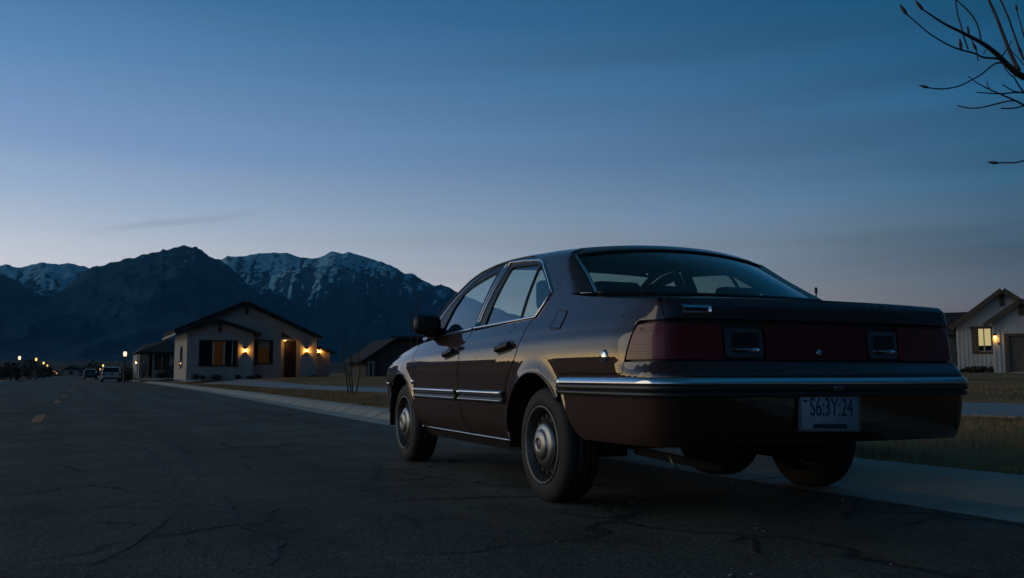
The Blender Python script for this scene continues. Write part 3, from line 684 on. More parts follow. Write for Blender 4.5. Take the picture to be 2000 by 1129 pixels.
# ---- rear
ctr=.06
A=[Y(-.208,.698),Y(-.218,.66),Y(-.25,.575),Y(-.313,.463),Y(-.37,.40),Y(-.439,.368),Y(-.60,.370),Y(-.8,.371)]
bp_=A+[(1.15,.372),(.9,.372),(.5,.374),(0,.376),(-.5,.374),(-.9,.372),(-1.15,.372)]+[(-s,v) for s,v in reversed(A)]
bp_+=[(-1.5,.698),(-1.21,.698),(-1.205,.752),(-.8,.752),(0,.752),(.8,.752),(1.205,.752),(1.21,.698),(1.5,.698)]
bump=part('rear_bumper',panel(bp_,res=.023,rim=.02),'paint')
for (v,w,h,m,nm,off) in ((.667,.032,.012,'chrome','chrome_strip',.012),(.635,.028,.012,'strip','rubber_strip',.012),(.606,.024,.012,'strip','rubber_strip',.010)):
    e_=s_of_y(-.225)
    part(nm,ribbon([(e_,v),(1.3,v),(1.0,v),(.5,v),(0,v),(-.5,v),(-1.0,v),(-1.3,v),(-e_,v)],w,h,off=off,prof=[(-.5,-1.3),(-.5,.9),(-.46,1.0),(-.2,.86),(.1,.55),(.35,.15),(.5,-.3),(.5,-1.3)] if m=='chrome' else None,base=-.012),m,bump)
# dark backing and lamps across the tail
part('lamp_surround',panel([(1.19,.940),(.6,.942),(0,.943),(-.6,.942),(-1.19,.940),(-1.205,.756),(0,.756),(1.205,.756)],off=-.024,rim=0,res=.05),'black')
part('tail_panel',panel(rounded([(.375,.925),(-.235,.925),(-.235,.764),(.375,.764)],.015),off=-.004,rim=.02),mat('red_garnish',(.13,.005,.005),rough=.3,coat=.6,spec=.2,noise_=(60,(.08,.004,.004),2,(1,1,.1))))
for a,b in ((.598,.390),(-.250,-.446)):
    hi,lo=max(a,b),min(a,b)
    o=part('reverse_light',panel(rounded([(hi,.905),(lo,.905),(lo,.772),(hi,.772)],.028),off=-.002,rim=.02,res=.02),'lens_clear')
    i1,i0=hi-.035,lo+.025
    part('lens_window',panel(rounded([(i1,.885),(i0,.885),(i0,.795),(i1,.795)],.012),off=.001,rim=.004,res=.02),'black',o)
    part('lens_edge',ribbon([(i1,.808),(i0,.808)],.008,.007),'chrome',o)
    part('lens_edge',ribbon([(i0+.06,.806),(i0+.01,.806)],.022,.008),'chrome',o)
# trunk lid: upright lip plus the deck behind the rear window
lipp=[(.985,1.020),(.94,.946),(.5,.946),(0,.946),(-.5,.946),(-.94,.946),(-.985,1.020),(-.99,1.036),(-.5,1.040),(0,1.040),(.5,1.040),(.99,1.036)]
lid=part('trunk_lid',panel(lipp,off=.004,rim=.022,res=.035),'paint')
rows=[]
Sl=[.004]+list(np.linspace(.08,1.1,14))+[s_of_y(y) for y in np.linspace(-.95,-.10,17)]
for s in Sl:
    y0=plan(s)[1]
    if y0<-.93: L=Vector(Ss(s,1.04))
    else: L=Vector(side_pt(y0,zp(y0)))
    xe=-L.x; row=[]
    k=sstep(-1.25,-.7,L.y)
    for j in range(-16,17):
        xh=j/16; row.append((xe*xh,L.y,L.z+(.003+.016*k)*(1-abs(xh)**2.5)+(.004+.006*k)*(1-xh**8)))
    rows.append(row)
mbd=MB(); mbd.grid(rows); part('deck',mbd,'paint',lid)
# chrome badge on the lip
part('badge_plate',ribbon([(.822,.986),(.668,.986)],.040,.006,off=.006,base=.002),'chrome',lid)
part('badge_inlay',ribbon([(.806,.986),(.684,.986)],.016,.002,off=.0125,base=-.001),'black',lid)
def on_s(s,v,off,w):
    p=Vector(Ss(s,v)); n=Sn(s,v); xx=Vector((1,0,0)); xx=(xx-n*xx.dot(n)).normalized(); yy=n.cross(xx)
    return Matrix(((xx.x,yy.x,n.x,p.x+n.x*off),(xx.y,yy.y,n.y,p.y+n.y*off),(xx.z,yy.z,n.z,p.z+n.z*off),(0,0,0,1)))
# key lock
mbk=MB(); mbk.lathe([(0,.016),(.006,.016),(.008,.012),(.008,.0001)],20,'z'); 
mbl=MB(); T=on_s(.066,.797,-.004,0)
for v in mbk.v: mbl.vert(T@Vector(v))
for f,sm in zip(mbk.f,mbk.sm): mbl.face(f,sm)
part('trunk_lock',mbl,'chrome')
# licence plate
T=on_s(.075,.536,.014,0)@Matrix.Rotation(R(-1.5),4,'Z')@Matrix.Rotation(R(-7),4,'X')
mbp=MB(); mbp.rbox(-.172,.172,-.094,.094,-.003,.003,.0028,T,1)
pl=part('license_plate',mbp,'plate')
mbf=MB()
for x0,x1,y0,y1 in ((-.180,.180,-.102,-.094),(-.180,.180,.094,.100),(-.180,-.172,-.094,.094),(.172,.180,-.094,.094)): mbf.box(x0,x1,y0,y1,-.006,.006,T)
part('plate_frame',mbf,mat('plate_frame',(.22,.24,.26),rough=.4,metal=.5),pl)
mbt=text_mb('S6:3Y:24',.120,T@Matrix.Translation((.010,.006,.0035)),.0012,.62)
part('plate_number',mbt,'plate_ink',pl)
mbt=MB(); mbt.box(-.10,.10,-.088,-.068,.003,.0045,T); part('plate_band',mbt,'plate_ink',pl)
mbt=MB(); mbt.box(-.158,-.135,.032,.042,.003,.0045,T); part('plate_mark',mbt,'plate_ink',pl)
mbt=MB(); mbt.box(-.16,.16,.066,.088,.003,.0044,T); part('plate_header',mbt,mat('plate_header',(.05,.06,.06),rough=.6),pl)
for bx in (.055,.125,-.125):
    mbt=MB(); mbt.lathe([(.003,.011),(.0075,.010),(.0085,.006),(.0085,.0001)],14,'z',(bx,.078,0)); mbq=MB()
    for v_ in mbt.v: mbq.vert(T@Vector(v_))
    for f_,sm_ in zip(mbt.f,mbt.sm): mbq.face(f_,sm_)
    part('plate_bolt',mbq,'under',pl)
mbt=MB(); mbt.rbox(-.03,.03,-.012,.012,-.008,.012,.006,on_s(.035,.632,.022,0),2); part('plate_lamp',mbt,'lens_clear',bump)
# thin pale line down the bumper along its crease, right of the plate
part('bumper_line',ribbon([(-.30,.585),(-.305,.52),(-.285,.46),(-.255,.42)],.004,.002),mat('pale_line',(.12,.11,.10),rough=.7),bump)

# ---- glasshouse
def cap(EL,ER_bow,crown,n=22):
    rows=[]
    for (x,y,z),bw,cr in zip(EL,ER_bow,crown):
        rows.append([(-x*(j/n) if False else x*(-(j)/n),y+bw*(1-(j/n)**2),z+cr*(1-abs(j/n)**2.2)) for j in range(-n,n+1)])
    return rows
# rear window
EL=[(-.67,.18,1.395),(-.685,.10,1.346),(-.702,.0,1.285),(-.732,-.12,1.214),(-.77,-.25,1.138)]
t_=[i/4 for i in range(5)]
rows=cap(EL,[-.10-.16*t for t in t_],[.048-.066*t+.02*math.sin(math.pi*t) for t in t_])
for e in (1,-1):
    K=15; L1=Ss(s_of_y(.25),TOPV,-.002); G=[[Vector(L1)]*K]; NQ=[Sn(s_of_y(.25),TOPV)]
    for (qy,qz),(ex,ey,ez) in zip(QL,EL):
        q=Vector(side_pt(qy,qz)); E3=Vector((ex,ey,ez)); cx3=Vector((q.x*.995,ey+.012,(qz+ez)/2))
        G.append([q*(1-t)**2+cx3*2*t*(1-t)+E3*t*t for t in [k/(K-1) for k in range(K)]]); NQ.append(Sn(*Y(qy,qz)))
    mbr=MB(); ids=[]
    for i,r in enumerate(G):
        row=[]
        for k,p in enumerate(r):
            du=G[min(i+1,len(G)-1)][k]-G[max(i-1,0)][k]; dv=r[min(k+1,K-1)]-r[max(k-1,0)]; n=du.cross(dv)
            if n.length<1e-9: n=NQ[i].copy()
            n.normalize()
            if n.dot(Vector((-1,-.6,.3)))<0: n=-n
            w=max(0,1-k/3); n=(n*(1-w)+NQ[i]*w).normalized()
            if i==0:
                n=((G[1][0]-G[0][0]).cross(G[1][K-1]-G[0][0]).normalized()+NQ[0]).normalized()
                if n.dot(Vector((-1,-.6,.3)))<0: n=-n
            row.append(mbr.vert((-p.x if e>0 else p.x,p.y,p.z),(-n.x if e>0 else n.x,n.y,n.z)))
        ids.append(row)
    for i in range(len(G)-1):
        for k in range(K-1):
            f=(ids[i][k],ids[i][k+1],ids[i+1][k+1],ids[i+1][k])
            c=[Vector(mbr.v[j]) for j in f]; nn=(c[2]-c[0]).cross(c[3]-c[1])
            mbr.face(f if nn.dot(Vector(mbr.n[f[2]]))>0 else f[::-1],True)
    part('pillar_corner',mbr,'paint')
mbg=MB(); mbg.grid(rows); rw=part('rear_window',mbg,'glass_rear',fix=False)
# make the pane face outwards (up)
def face_up(o):
    bm=bmesh.new(); bm.from_mesh(o.data); bm.normal_update()
    if sum(f.normal.z*f.calc_area() for f in bm.faces)<0: bmesh.ops.reverse_faces(bm,faces=bm.faces)
    bm.to_mesh(o.data); bm.free()
face_up(rw)
mbg=MB(); mbg.tube([Vector(p)+Vector((0,0,.002)) for p in rows[0]],.011,6); mbg.tube([Vector(p)+Vector((0,-.01,.0)) for p in rows[-1]],.014,6); part('window_seal',mbg,'black',rw)
for e in (1,-1):
    mbg=MB(); pts=[Vector((e*x,y,z)) for x,y,z in EL]
    rr=[]
    for p in pts: rr.append([p+Vector((e*.012,.010,.004)),p+Vector((e*.004,0,.014)),p+Vector((-e*.010,-.008,.012)),p+Vector((-e*.016,-.014,.0))])
    mbg.grid(rr); part('window_trim',mbg,'chrome',rw)
# windscreen
W_=[(2.46,.992),(2.30,1.088),(2.19,1.155),(2.06,1.255),(1.79,1.390),(1.60,1.452),(1.45,1.478)]
WL=[side_pt(y,z,-.006) for y,z in W_]
wr=cap(WL,[.34,.30,.26,.22,.16,.12,.10],[.0,.0,.0,.005,.012,.018,.03])
mbg=MB(); mbg.grid(wr); ws=part('windscreen',mbg,'glass'); face_up(ws)
# roof cap
rr=[[(x,y+.004,z+.004) for x,y,z in rows[0]]]
yr=[.25,.29,.35,.43,.55,.7,.9,1.1,1.3,1.42]
for k,y in enumerate(yr):
    L=Ss(s_of_y(y),TOPV,-.002); t=(y-.25)/1.17
    n=22; rr.append([(L[0]*(-(j)/n),y+(-.09*(1-t)+.09*t)*(1-(j/n)**2),L[2]-.001+.028*(1-abs(j/n)**2.2)) for j in range(-n,n+1)])
rr.append([(x,y-.004,z+.004) for x,y,z in wr[-1]])
mbr=MB(); mbr.grid(rr); roof=part('roof',mbr,'paint'); face_up(roof)
mbr=MB(); mbr.grid([[(x*.97,y,z-.035) for x,y,z in r] for r in rr]); part('headliner',mbr,'interior')
for e in (1,-1):
    part('pillar_lining',panel([Y(.16,1.36),Y(.05,1.28),Y(-.08,1.205),Y(-.14,1.155),Y(-.16,1.05),Y(.2,1.04),Y(.17,1.172),Y(.33,1.27),Y(.40,1.36)],off=-.035,rim=0,res=.06,mirror=e>0),'interior')
# hood and cowl
rows_h=[]
for y in np.linspace(2.36,3.58,16):
    s=s_of_y(y); L=Ss(s,1.04); rows_h.append([(-L[0]*j/14,L[1]+.10*(1-(j/14)**2)*(1 if y>3 else (y-2.36)/.64),L[2]+.055*(1-abs(j/14)**2.4)) for j in range(-14,15)])
mbh=MB(); mbh.grid(rows_h); h_=part('hood',mbh,'paint'); face_up(h_)
fb=[(s_of_y(3.14),.655),(5.6,.655),(SMAX,.655)]
ptsb=[(s_of_y(3.12),.652),(5.6,.652),(SMAX-.002,.652),(SMAX-.002,.30),(5.6,.30),(s_of_y(3.2),.30),(s_of_y(3.14),.40),(s_of_y(3.11),.50)]
mbf=panel(ptsb,res=.05); mbf=panel(ptsb,res=.05,mb=mbf,mirror=True); fbp=part('front_bumper',mbf,'paint')
gp=[(s_of_y(3.385)+.74,.90),(SMAX-.002,.90),(SMAX-.002,.68),(s_of_y(3.385)+.74,.68)]
mbf=panel(gp,res=.05); mbf=panel(gp,res=.05,mb=mbf,mirror=True); part('grille',mbf,'black')
np_=[(s_of_y(3.37),1.03),(SMAX-.002,1.03),(SMAX-.002,.84),(s_of_y(3.385),.84)]
mbf=panel(np_,res=.05); mbf=panel(np_,res=.05,mb=mbf,mirror=True); part('nose_panel',mbf,'paint')
mbf=ribbon([(s_of_y(3.13),.618),(5.5,.618),(SMAX-.002,.618)],.03,.014); ribbon([(s_of_y(3.13),.618),(5.5,.618),(SMAX-.002,.618)],.03,.014,mb=mbf,mirror=True); part('chrome_strip',mbf,'chrome',fbp)

# ---- wheels
def wheel(x,y,side):
    w=empty('wheel',(x,y,.315)); w.parent=car; 
    if side>0: w.rotation_euler=(0,0,math.pi)
    # outer face looks to -x
    mbw=MB(); prof=[(.02,.205),(.004,.212),(-.002,.222),(-.006,.240),(-.004,.262),(.002,.285),(.010,.298),(.022,.307),(.04,.312),(.06,.314),(.065,.306),(.072,.306),(.077,.315),(.10,.3155),(.105,.307),(.112,.307),(.117,.3155),(.14,.314),(.145,.306),(.152,.306),(.157,.313),(.175,.310),(.19,.300),(.205,.27),(.205,.21)]
    mbw.lathe(prof,72,'x',cap=False); t=mbw.build('tyre',M['rubber'],w); fix_normals(t)
    mbw=MB(); mbw.lathe([(.0,.214),(-.006,.212),(-.008,.206),(-.002,.201),(.012,.198),(.03,.192),(.055,.188),(.12,.186),(.12,.17)],56,'x',cap=False); rm=mbw.build('rim',M['rim'],w); fix_normals(rm)
    mbw=MB(); mbw.lathe([(.055,.190),(.050,.170),(.036,.150),(.028,.135),(.03,.118),(.03,.05)],56,'x',cap=False); d=mbw.build('wheel_disc',M['steel'],rm); fix_normals(d)
    for k in range(16):
        a=2*math.pi*k/16; mbw=MB(); mbw.lathe([(.030+.0,.0115),(.043,.0115)],10,'x',(0,math.cos(a)*.150,math.sin(a)*.150)); mbw.build('vent_hole',M['black'],rm)
    mbw=MB(); mbw.lathe([(.03,.122),(.022,.121),(.010,.116),(.003,.106),(-.002,.092),(-.003,.081),(-.011,.078),(-.017,.072),(-.022,.058),(-.0245,.040),(-.025,.034),(-.020,.031),(-.019,.0001)],56,'x'); hc=mbw.build('hubcap',M['hubcap'],w); fix_normals(hc)
    mbw=MB(); mbw.lathe([(-.0195,.027),(-.022,.024),(-.022,.0001)],28,'x'); mbw.build('cap_centre',mat('cap_centre',(.10,.12,.15),rough=.4,metal=.6),hc)
    return w
for x,y,sd in ((-.982,0,-1),(-.982,2.63,-1),(.982,0,1),(.982,2.63,1)): wheel(x,y,sd)
# wheel wells
for e in (1,-1):
    for c in (RA,FA):
        mbw=MB(); rws=[]
        for a in np.linspace(-8,188,24):
            q=(c[0]+(AR+.015)*math.cos(R(a)),c[1]+(AR+.015)*math.sin(R(a))); rws.append([(e*.96,q[0],q[1]),(e*.62,q[0],q[1])])
        mbw.grid(rws)
        rws2=[]
        for a in np.linspace(-5,185,20):
            q=((AR+.015)*math.cos(R(a)),(AR+.015)*math.sin(R(a))); rws2.append([(e*.62,c[0]+q[0],c[1]+q[1]),(e*.615,c[0]+q[0]*.2,c[1]+q[1]*.2)])
        mbw.grid(rws2)
        part('wheel_well',mbw,'under')
# underbody
mbu=MB()
mbu.box(-.80,.80,.45,2.35,.262,.34); mbu.box(-.60,.60,-.30,3.3,.30,.42); mbu.box(-.80,.80,-1.04,-.30,.385,.44)
mbu.box(-.55,.60,-.55,-.30,.345,.40); mbu.tube([(-.85,0,.33),(.85,0,.33)],.04,8)
part('floor_pan',mbu,'under')
mbu=MB(); mbu.lathe([(.40,.22),(.32,.205),(.25,.165),(.205,.115),(.19,.075),(.19,.0001)],28,'z',(-.26,-.62,0)); part('spare_wheel_well',mbu,'under',fix=True)
mbu=MB(); mbu.rbox(.10,.36,-.80,-.42,.255,.38,.04,None,3); part('muffler',mbu,'under')
mbu=MB(); mbu.tube([(-.62,-.40,.30),(-.60,-.70,.285),(-.56,-.92,.27),(-.52,-1.02,.255)],.022,8); part('tailpipe',mbu,'under')
mbu=MB(); mbu.tube([(-.68,-.80,.31),(-.675,-.83,.26),(-.655,-.83,.245)],.007,6); part('tow_hook',mbu,mat('hook_steel',(.25,.24,.22),rough=.5,metal=.6))
# behind-the-bumper shell so that nothing shows through under the tail
mbu=MB(); mbu.box(-.86,.86,-1.04,-.42,.395,.70); part('trunk_floor',mbu,'under')
# interior
mbi=MB(); mbi.box(-.82,.82,-.42,.10,.90,1.02); part('parcel_shelf',mbi,'interior')
mbi=MB(); mbi.rbox(-.80,.80,.12,.28,.5,1.06,.05,None,3); mbi.rbox(-.80,.80,.25,.75,.42,.62,.05,None,3); part('rear_seat',mbi,'interior')
for e in (1,-1):
    mbi=MB(); mbi.rbox(e*.44-.15,e*.44+.15,.06,.17,1.02,1.245,.045,None,3); part('headrest',mbi,'interior',bpy.data.objects['rear_seat'])
    mbi=MB(); X=e*.42
    mbi.rbox(X-.25,X+.25,1.0,1.14,.5,1.08,.06,Matrix.Translation((0,1.07,.5))@Matrix.Rotation(R(10),4,'X')@Matrix.Translation((0,-1.07,-.5)),3)
    mbi.rbox(X-.25,X+.25,1.1,1.6,.42,.6,.05,None,3)
    st=part('front_seat',mbi,'interior')
    mbi=MB(); mbi.rbox(X-.15,X+.15,.88,.99,1.13,1.33,.045,None,3); mbi.box(X-.05,X-.035,.945,.96,1.05,1.15); mbi.box(X+.035,X+.05,.945,.96,1.05,1.15); part('headrest',mbi,'interior',st)
mbi=MB(); mbi.rbox(-.85,.85,1.86,2.35,.75,1.0,.06,None,3); mbi.rbox(-.62,-.22,1.84,2.02,.95,1.075,.06,None,3); part('dashboard',mbi,'interior')
mbi=MB(); Tm=Matrix.Translation((-.42,1.70,.98))@Matrix.Rotation(R(65),4,'X')
mbi.tube([Tm@Vector((.185*math.cos(a),.185*math.sin(a),0)) for a in np.linspace(0,2*math.pi,29)],.014,8); mbi.tube([Tm@Vector((0,0,0)),Tm@Vector((0,-.02,-.25))],.03,8); mbi.box(-.18,.18,-.02,.02,-.008,.008,Tm); part('steering_wheel',mbi,'interior')
mbi=MB(); mbi.rbox(-.10,.10,1.50,1.53,1.365,1.415,.015,None,2); part('inside_mirror',mbi,'interior')
# ------------------------------------------------------------------ terrain, road, kerbs
def ss(a,b,x):
    t=min(1,max(0,(x-a)/(b-a))); return t*t*(3-2*t)
KERB=[(-30,4.02),(-5,4.02),(3,4.02),(6,4.0),(12,3.95),(16,4.06),(26,4.50),(42,5.05),(60,5.35),(80,5.45),(105,5.3),(140,5.1),(200,5.0),(420,5.0)]   # right asphalt edge (Y,X)
LK=[(-30,-5.2),(40,-5.2),(76,-5.1),(110,-5.0),(420,-5.0)]
kx=pchip(KERB); lx=pchip(LK)
def rz(Y_): return 0.0 if Y_<45 else .0016*(Y_-45)
def zg(x,y):
    base=rz(max(0,min(y,420))); k=kx(max(-30,min(y,420))); l=lx(max(-30,min(y,420)))
    if x>k:
        d=x-k
        h=-.05 if d<.80 else (.125 if d>=.86 else -.05+.175*(d-.80)/.06)
        h+=.10*ss(1,5,d)+.16*ss(4,11,d)+.48*ss(14,45,d)
        if y>35 and d>2.0: h+=.20*ss(40,60,y)*ss(2.0,6,d)
    elif x<l:
        d=l-x; h=(-.05 if d<.36 else .125)+.15*ss(2,12,d)
        h+=2.6*ss(22,70,d)*(1-ss(260,420,y))*(.7+.5*noise.noise(Vector((x*.02,y*.03,0))))
    else: h=-.03
    far=max(0,math.hypot(x,y)-330)
    return base+h+far*.0165*(1 if y>0 else .5)
xs_=sorted(set([round(v,3) for v in list(np.linspace(-12000,-600,14))+list(np.linspace(-500,-90,16))+list(np.linspace(-80,-8,26))+list(np.linspace(-7,-4.4,27))+[-4,-2,0,2,3.4]+list(np.linspace(3.6,8,72))+list(np.linspace(8.5,20,22))+list(np.linspace(21,80,24))+list(np.linspace(95,600,16))+list(np.linspace(800,12000,14))]))
ys_=sorted(set([round(v,3) for v in list(np.linspace(-6000,-300,8))+list(np.linspace(-200,-20,10))+list(np.linspace(-10,14,34))+list(np.linspace(15,60,46))+list(np.linspace(62,150,40))+list(np.linspace(160,440,24))+list(np.linspace(480,2500,24))+list(np.linspace(2700,9000,16))]))
mg=MB(); mg.grid([[ (x,y,zg(x,y)) for x in xs_] for y in ys_]); struct(mg.build('ground',M['ground']))
# road sheet
mr_=MB(); yy=sorted(set(list(np.linspace(-25,60,35))+list(np.linspace(64,420,60))))
mr_.grid([[(lx(y)+(kx(y)-lx(y))*t,y,rz(y)+.004+.02*math.sin(math.pi*t)*0) for t in np.linspace(0,1,9)] for y in yy]); struct(mr_.build('road',M['asphalt']))
# kerb and gutter in concrete pours with a joint between
def kerb(xf,sgn,y0,y1,step,name='kerb'):
    mb=MB(); prof=[(0,.006),(.34,.012),(.40,.016),(.52,.075),(.60,.108),(.68,.122),(.86,.128),(.86,-.05)]
    if sgn<0: prof=[(0,.006),(.20,.010),(.23,.09),(.27,.13),(.40,.135),(.40,-.05)]
    y=y0
    while y<y1:
        a,b=y+.022,y+step-.022; n=3
        rows=[]
        for i in range(n+1):
            q=a+(b-a)*i/n; rows.append([(xf(q)+sgn*d,q,rz(q)+h) for d,h in prof])
        k=len(mb.v); mb.grid(rows,False); m=len(prof)
        mb.face([k+i for i in range(m)]); mb.face([k+n*m+i for i in reversed(range(m))])
        y+=step; 
        if y>60: step=6
        if y>140: step=14
    return struct(mb.build(name,M['concrete']))
kerb(kx,1,-12,410,2.4); kerb(lx,-1,-12,410,4)
# sidewalk on the right, bending away from the kerb near the camera
SW=pchip([(-25,10.2),(-5,10.0),(6,9.2),(15,8.4),(25,8.0),(41,7.75),(60,7.9),(95,7.9),(200,7.9)])
msw=MB(); y=-10
while y<190:
    a,b=y+.006,y+1.6-.006; k=len(msw.v)
    P=[]
    for q in (a,b):
        w=2.3
        P+=[(SW(q),q,zg(SW(q),q)+.022),(SW(q)+w,q,zg(SW(q)+w,q)+.022)]
    D=[(x_,y_,z_-.12) for x_,y_,z_ in P]
    for p in P+D: msw.vert(p)
    for f in ((0,1,3,2),(4,6,7,5),(0,4,5,1),(2,3,7,6),(0,2,6,4),(1,5,7,3)): msw.face([k+i for i in f])
    y+=1.6 if y<80 else 4
struct(msw.build('sidewalk',M['walk']))
# yellow centre dashes, painted on the road
mdl=MB()
for y0 in (15.2,25.4,33.5,43.5,53.5,64,76,88,101,115,130,146,163,181,200):
    xc=-.52+.010*y0 if y0<60 else .1
    x0=-.66+.011*min(y0,60); L_=3.0
    mdl.grid([[(x0-.075,y0+L_*i/4,rz(y0+L_*i/4)+.009),(x0+.075,y0+L_*i/4,rz(y0+L_*i/4)+.009)] for i in range(5)],False)
struct(mdl.build('road_markings',M['line']))

# cracks and scars in the asphalt, sealed with tar; one pale scraped seam
def scars(name,lines,m,w):
    mb=MB(); rr=random.Random(4)
    for pts in lines:
        P_=[on_ground(u,v) for u,v in pts]; Q=[]
        for a,b in zip(P_[:-1],P_[1:]):
            n=max(2,int((b-a).length/.07))
            for k in range(n): Q.append(a.lerp(b,k/n))
        Q.append(P_[-1]); rows=[]
        for i,q in enumerate(Q):
            t=(Q[min(i+1,len(Q)-1)]-Q[max(i-1,0)]); t=Vector((-t.y,t.x,0)).normalized()
            e=math.sin(math.pi*(i+.5)/len(Q))**.5; j=rr.uniform(-.018,.018)
            rows.append([(q.x+t.x*(j+sg*w*e*rr.uniform(.4,1.2)),q.y+t.y*(j+sg*w*e*rr.uniform(.4,1.2)),.0085) for sg in (-1,1)])
        mb.grid(rows,False)
    return struct(mb.build(name,m))
scars('road_cracks',[[(268,858),(290,880),(312,905),(338,945),(372,982)],[(318,852),(345,876),(372,908),(395,950)],[(440,968),(448,1000),(470,1028),(500,1042),(535,1052)],[(500,1012),(520,1003),(548,992)],[(535,1052),(545,1062),(536,1088),(520,1106)],[(722,900),(738,914),(736,932),(714,952)],[(130,940),(170,934)],[(170,1018),(230,1024),(275,1022)],[(180,1105),(270,1060),(330,1012)],[(1462,1050),(1478,1070),(1492,1092)],[(1430,1060),(1462,1052)],[(1380,985),(1420,960),(1435,938)],[(1680,975),(1672,1000),(1640,1018)],[(1845,1002),(1800,1022),(1740,1030)],[(1090,1003),(1180,1015),(1260,1000)],[(760,1000),(800,1018),(830,1040)]],mat('crack_tar',(.012,.012,.012),rough=.7,noise_=(20,(.022,.022,.021),4)),.013)
scars('road_scrape',[[(222,839),(270,841),(330,842),(362,846)]],mat('scraped_asphalt',(.19,.18,.16),rough=.9,noise_=(8,(.10,.095,.085),6)),.035)

# ------------------------------------------------------------------ grass blades on the near verge and lawn
def blades(name,n,region,h0,h1,w,seed):
    rs=np.random.RandomState(seed); V=[];Fc=[]
    k=0
    while k<n:
        x,y=region(rs)
        d=x-kx(y)
        if d<.88: continue
        sx=SW(y)
        if sx-.03<x<sx+2.33: continue
        cl=noise.noise(Vector((x*1.3,y*1.3,3)))
        if cl<-.25 and rs.rand()<.75: continue
        z=zg(x,y); h=(h0+(h1-h0)*rs.rand())*(.75+.6*max(0,cl+.3)); a=rs.rand()*6.283; ln=h*(.2+.9*rs.rand()); b=rs.rand()*6.283
        ca,sa=math.cos(a)*w,math.sin(a)*w; lx_,ly_=math.cos(b)*ln,math.sin(b)*ln
        i=len(V); V+=[(x-ca,y-sa,z-.01),(x+ca,y+sa,z-.01),(x+lx_*.35+ca*.6,y+ly_*.35+sa*.6,z+h*.62),(x+lx_*.35-ca*.6,y+ly_*.35-sa*.6,z+h*.62),(x+lx_,y+ly_,z+h)]
        Fc+=[(i,i+1,i+2,i+3),(i+3,i+2,i+4)]; k+=1
    me=bpy.data.meshes.new(name); me.from_pydata(V,[],Fc); me.materials.append(M['blade']); me.update()
    o=bpy.data.objects.new(name,me); col.objects.link(o); return struct(o,'stuff')
def reg_near(rs):
    y=1.0+rs.rand()**1.2*15; return kx(y)+.85+rs.rand()*5.2,y
def reg_mid(rs):
    y=10+rs.rand()*45; return kx(y)+.85+rs.rand()*3.6,y
def reg_far(rs):
    y=3+rs.rand()*50; return SW(y)+2.3+rs.rand()*18,y
blades('verge_grass',30000,reg_near,.02,.065,.0035,1)
blades('verge_grass',22000,reg_mid,.03,.075,.006,2)
blades('lawn_grass',20000,reg_far,.02,.06,.009,3)

# ------------------------------------------------------------------ mountains
def mountain_mat():
    m=mat('mountain_rock',(.06,.065,.08),rough=.95,spec=.05); nt=m.node_tree; b=nt.nodes['Principled BSDF']; L=nt.links.new
    t=N(m,'ShaderNodeTexCoord'); ac=N(m,'ShaderNodeAttribute'); ac.attribute_name='slope_coord'; asn=N(m,'ShaderNodeAttribute'); asn.attribute_name='snow'
    n1=N(m,'ShaderNodeTexNoise'); n1.inputs['Scale'].default_value=.0022; n1.inputs['Detail'].default_value=9; n1.inputs['Roughness'].default_value=.62; L(t.outputs['Object'],n1.inputs['Vector'])
    n2=N(m,'ShaderNodeTexNoise'); n2.inputs['Scale'].default_value=1.0; n2.inputs['Detail'].default_value=8; n2.inputs['Roughness'].default_value=.6; L(ac.outputs['Vector'],n2.inputs['Vector'])
    mixn=N(m,'ShaderNodeMath',operation='MULTIPLY_ADD'); mixn.inputs[1].default_value=.5; L(n1.outputs[0],mixn.inputs[0])
    hf=N(m,'ShaderNodeMath',operation='MULTIPLY'); hf.inputs[1].default_value=.5; L(n2.outputs[0],hf.inputs[0]); L(hf.outputs[0],mixn.inputs[2])
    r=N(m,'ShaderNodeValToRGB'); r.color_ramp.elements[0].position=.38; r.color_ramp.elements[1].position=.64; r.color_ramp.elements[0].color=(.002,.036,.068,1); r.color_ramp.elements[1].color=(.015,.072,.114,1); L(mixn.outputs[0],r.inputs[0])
    sa=N(m,'ShaderNodeMath',operation='SUBTRACT'); L(n2.outputs[0],sa.inputs[0]); sa.inputs[1].default_value=.5
    sm=N(m,'ShaderNodeMath',operation='MULTIPLY_ADD'); L(sa.outputs[0],sm.inputs[0]); sm.inputs[1].default_value=4.0; L(asn.outputs['Fac'],sm.inputs[2])
    sr=N(m,'ShaderNodeMapRange'); sr.inputs[1].default_value=.35; sr.inputs[2].default_value=.62; L(sm.outputs[0],sr.inputs[0])
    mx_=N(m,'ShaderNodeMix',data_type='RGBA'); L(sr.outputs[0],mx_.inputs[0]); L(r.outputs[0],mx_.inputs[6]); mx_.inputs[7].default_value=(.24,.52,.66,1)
    L(mx_.outputs[2],b.inputs['Base Color']); return m
M['mountain']=mountain_mat()
